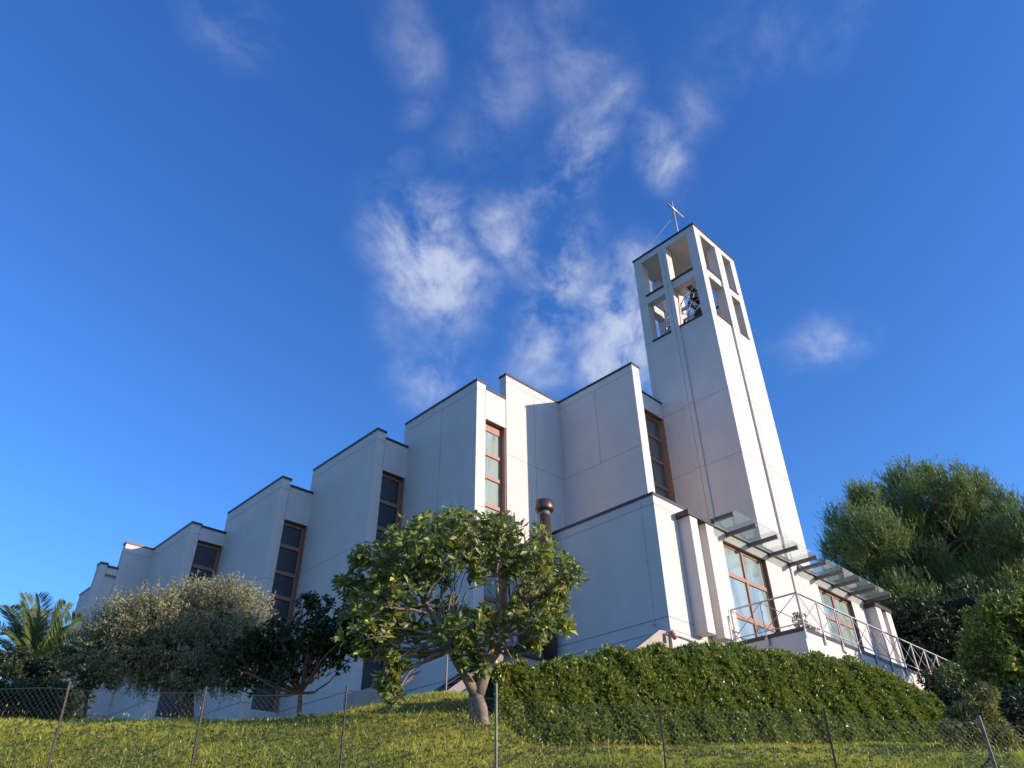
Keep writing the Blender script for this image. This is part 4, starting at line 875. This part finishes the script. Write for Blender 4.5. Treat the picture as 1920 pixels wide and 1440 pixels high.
el_r = ramp(Wm, [(0, (.50, .42, .36)), (.10, (.42, .44, .44)), (.2, (.40, .66, .98)), (.45, (.33, .60, .97)), (.9, (.27, .54, .98))], sepz.outputs['Z'])
el_s = N(Wm, 'ShaderNodeVectorMath', operation='SCALE'); L(Wm, el_r.outputs[0], el_s.inputs[0]); el_s.inputs['Scale'].default_value = 1.82; L(Wm, el_s.outputs[0], hs_.inputs['B'])
# thin clouds: patches in direction space broken up by warped noise
def direction(px, py): return ray(px, py).normalized()
nw = noise(Wm, 3.5, 3, .55, gen); wsub = N(Wm, 'ShaderNodeVectorMath', operation='SUBTRACT'); L(Wm, nw.outputs['Color'], wsub.inputs[0]); wsub.inputs[1].default_value = (.5, .5, .5)
wsc = N(Wm, 'ShaderNodeVectorMath', operation='SCALE'); L(Wm, wsub.outputs[0], wsc.inputs[0]); wsc.inputs['Scale'].default_value = .10
wad = N(Wm, 'ShaderNodeVectorMath', operation='ADD'); L(Wm, gen, wad.inputs[0]); L(Wm, wsc.outputs[0], wad.inputs[1]); warped = wad.outputs[0]
def patch(px, py, rpx, amp, prev, stretch=None):
    c = direction(px, py); dv = N(Wm, 'ShaderNodeVectorMath', operation='SUBTRACT'); L(Wm, warped, dv.inputs[0]); dv.inputs[1].default_value = tuple(c)
    v = dv.outputs[0]
    if stretch:                                               # (angle in the sky, ratio)
        a, k = stretch; t_ = (RIGHT * math.cos(a) + UP * math.sin(a)).normalized()
        dt = N(Wm, 'ShaderNodeVectorMath', operation='DOT_PRODUCT'); L(Wm, v, dt.inputs[0]); dt.inputs[1].default_value = tuple(t_)
        sc_ = N(Wm, 'ShaderNodeVectorMath', operation='SCALE'); sc_.inputs[0].default_value = tuple(t_ * (1 - 1 / k)); L(Wm, dt.outputs['Value'], sc_.inputs['Scale'])
        sb = N(Wm, 'ShaderNodeVectorMath', operation='SUBTRACT'); L(Wm, v, sb.inputs[0]); L(Wm, sc_.outputs[0], sb.inputs[1]); v = sb.outputs[0]
    ln_ = N(Wm, 'ShaderNodeVectorMath', operation='LENGTH'); L(Wm, v, ln_.inputs[0])
    mr = N(Wm, 'ShaderNodeMapRange', interpolation_type='SMOOTHSTEP'); L(Wm, ln_.outputs['Value'], mr.inputs['Value'])
    cz = 1 / math.hypot(1, math.hypot(px - 960, py - 720) / FX)
    mr.inputs['From Min'].default_value = 0; mr.inputs['From Max'].default_value = rpx / FX * cz * 1.5; mr.inputs['To Min'].default_value = amp; mr.inputs['To Max'].default_value = 0
    if prev is None: return mr.outputs[0]
    ad = N(Wm, 'ShaderNodeMath', operation='MAXIMUM'); L(Wm, prev, ad.inputs[0]); L(Wm, mr.outputs[0], ad.inputs[1]); return ad.outputs[0]
acc = None
for p_ in [(805, 485, 115, 1.5, (-1.1, 1.4)), (845, 378, 55, .8), (935, 430, 95, .85), (985, 480, 90, .8), (1035, 560, 95, 1.25, (1.4, 2.2)), (1020, 650, 80, .75, (.9, 1.8)), (1160, 590, 130, 1.5), (1165, 670, 110, 1.5), (830, 700, 110, .75), (850, 560, 90, .75), (745, 600, 90, .4),
           (1075, 310, 85, 1.0, (1.0, 3)), (1140, 200, 60, .7, (1.2, 2.4)), (1235, 300, 60, .85, (-1.1, 2.2)), (1310, 200, 70, .5, (1.0, 2.6)), (1080, 110, 110, .45, (-1.2, 2)), (925, 190, 100, .5, (1.1, 2.4)), (960, 60, 100, .42, (-1.2, 2)), (770, 75, 80, .42, (-1.1, 2.4)), (765, 190, 50, .42), (768, 305, 45, .5),
           (440, 50, 90, .52, (-1.1, 2.4)), (1430, 60, 130, .36, (.6, 3)), (1600, 55, 80, .4, (.5, 2.2)), (1540, 645, 62, .8, (.35, 2.2)), (1100, 490, 110, .5), (1060, 430, 60, .6, (1.2, 2)), (1040, 10, 110, .4), (700, 480, 60, .35)]:
    acc = patch(*p_[:4], acc, p_[4] if len(p_) > 4 else None)
nz = noise(Wm, 10, 14, .62, warped, .18); nzr = N(Wm, 'ShaderNodeMapRange'); L(Wm, nz.outputs[0], nzr.inputs['Value']); nzr.inputs['From Min'].default_value = .31; nzr.inputs['From Max'].default_value = .72
mu = N(Wm, 'ShaderNodeMath', operation='MULTIPLY'); L(Wm, acc, mu.inputs[0]); L(Wm, nzr.outputs[0], mu.inputs[1])
cr_ = N(Wm, 'ShaderNodeMapRange', interpolation_type='SMOOTHSTEP'); L(Wm, mu.outputs[0], cr_.inputs['Value']); cr_.inputs['From Min'].default_value = .02; cr_.inputs['From Max'].default_value = .95; cr_.inputs['To Max'].default_value = .72
cm = N(Wm, 'ShaderNodeMix', data_type='RGBA'); L(Wm, cr_.outputs[0], cm.inputs['Factor']); L(Wm, hs_.outputs['Result'], cm.inputs['A']); cm.inputs['B'].default_value = (4.2, 4.5, 5.4, 1)
L(Wm, cm.outputs['Result'], bg.inputs[0])
sc.view_settings.view_transform = 'Standard'; sc.view_settings.look = 'None'; sc.view_settings.exposure = .2; sc.view_settings.gamma = 1
sc.cycles.max_bounces = 8; sc.cycles.transparent_max_bounces = 12; sc.cycles.use_denoising = True
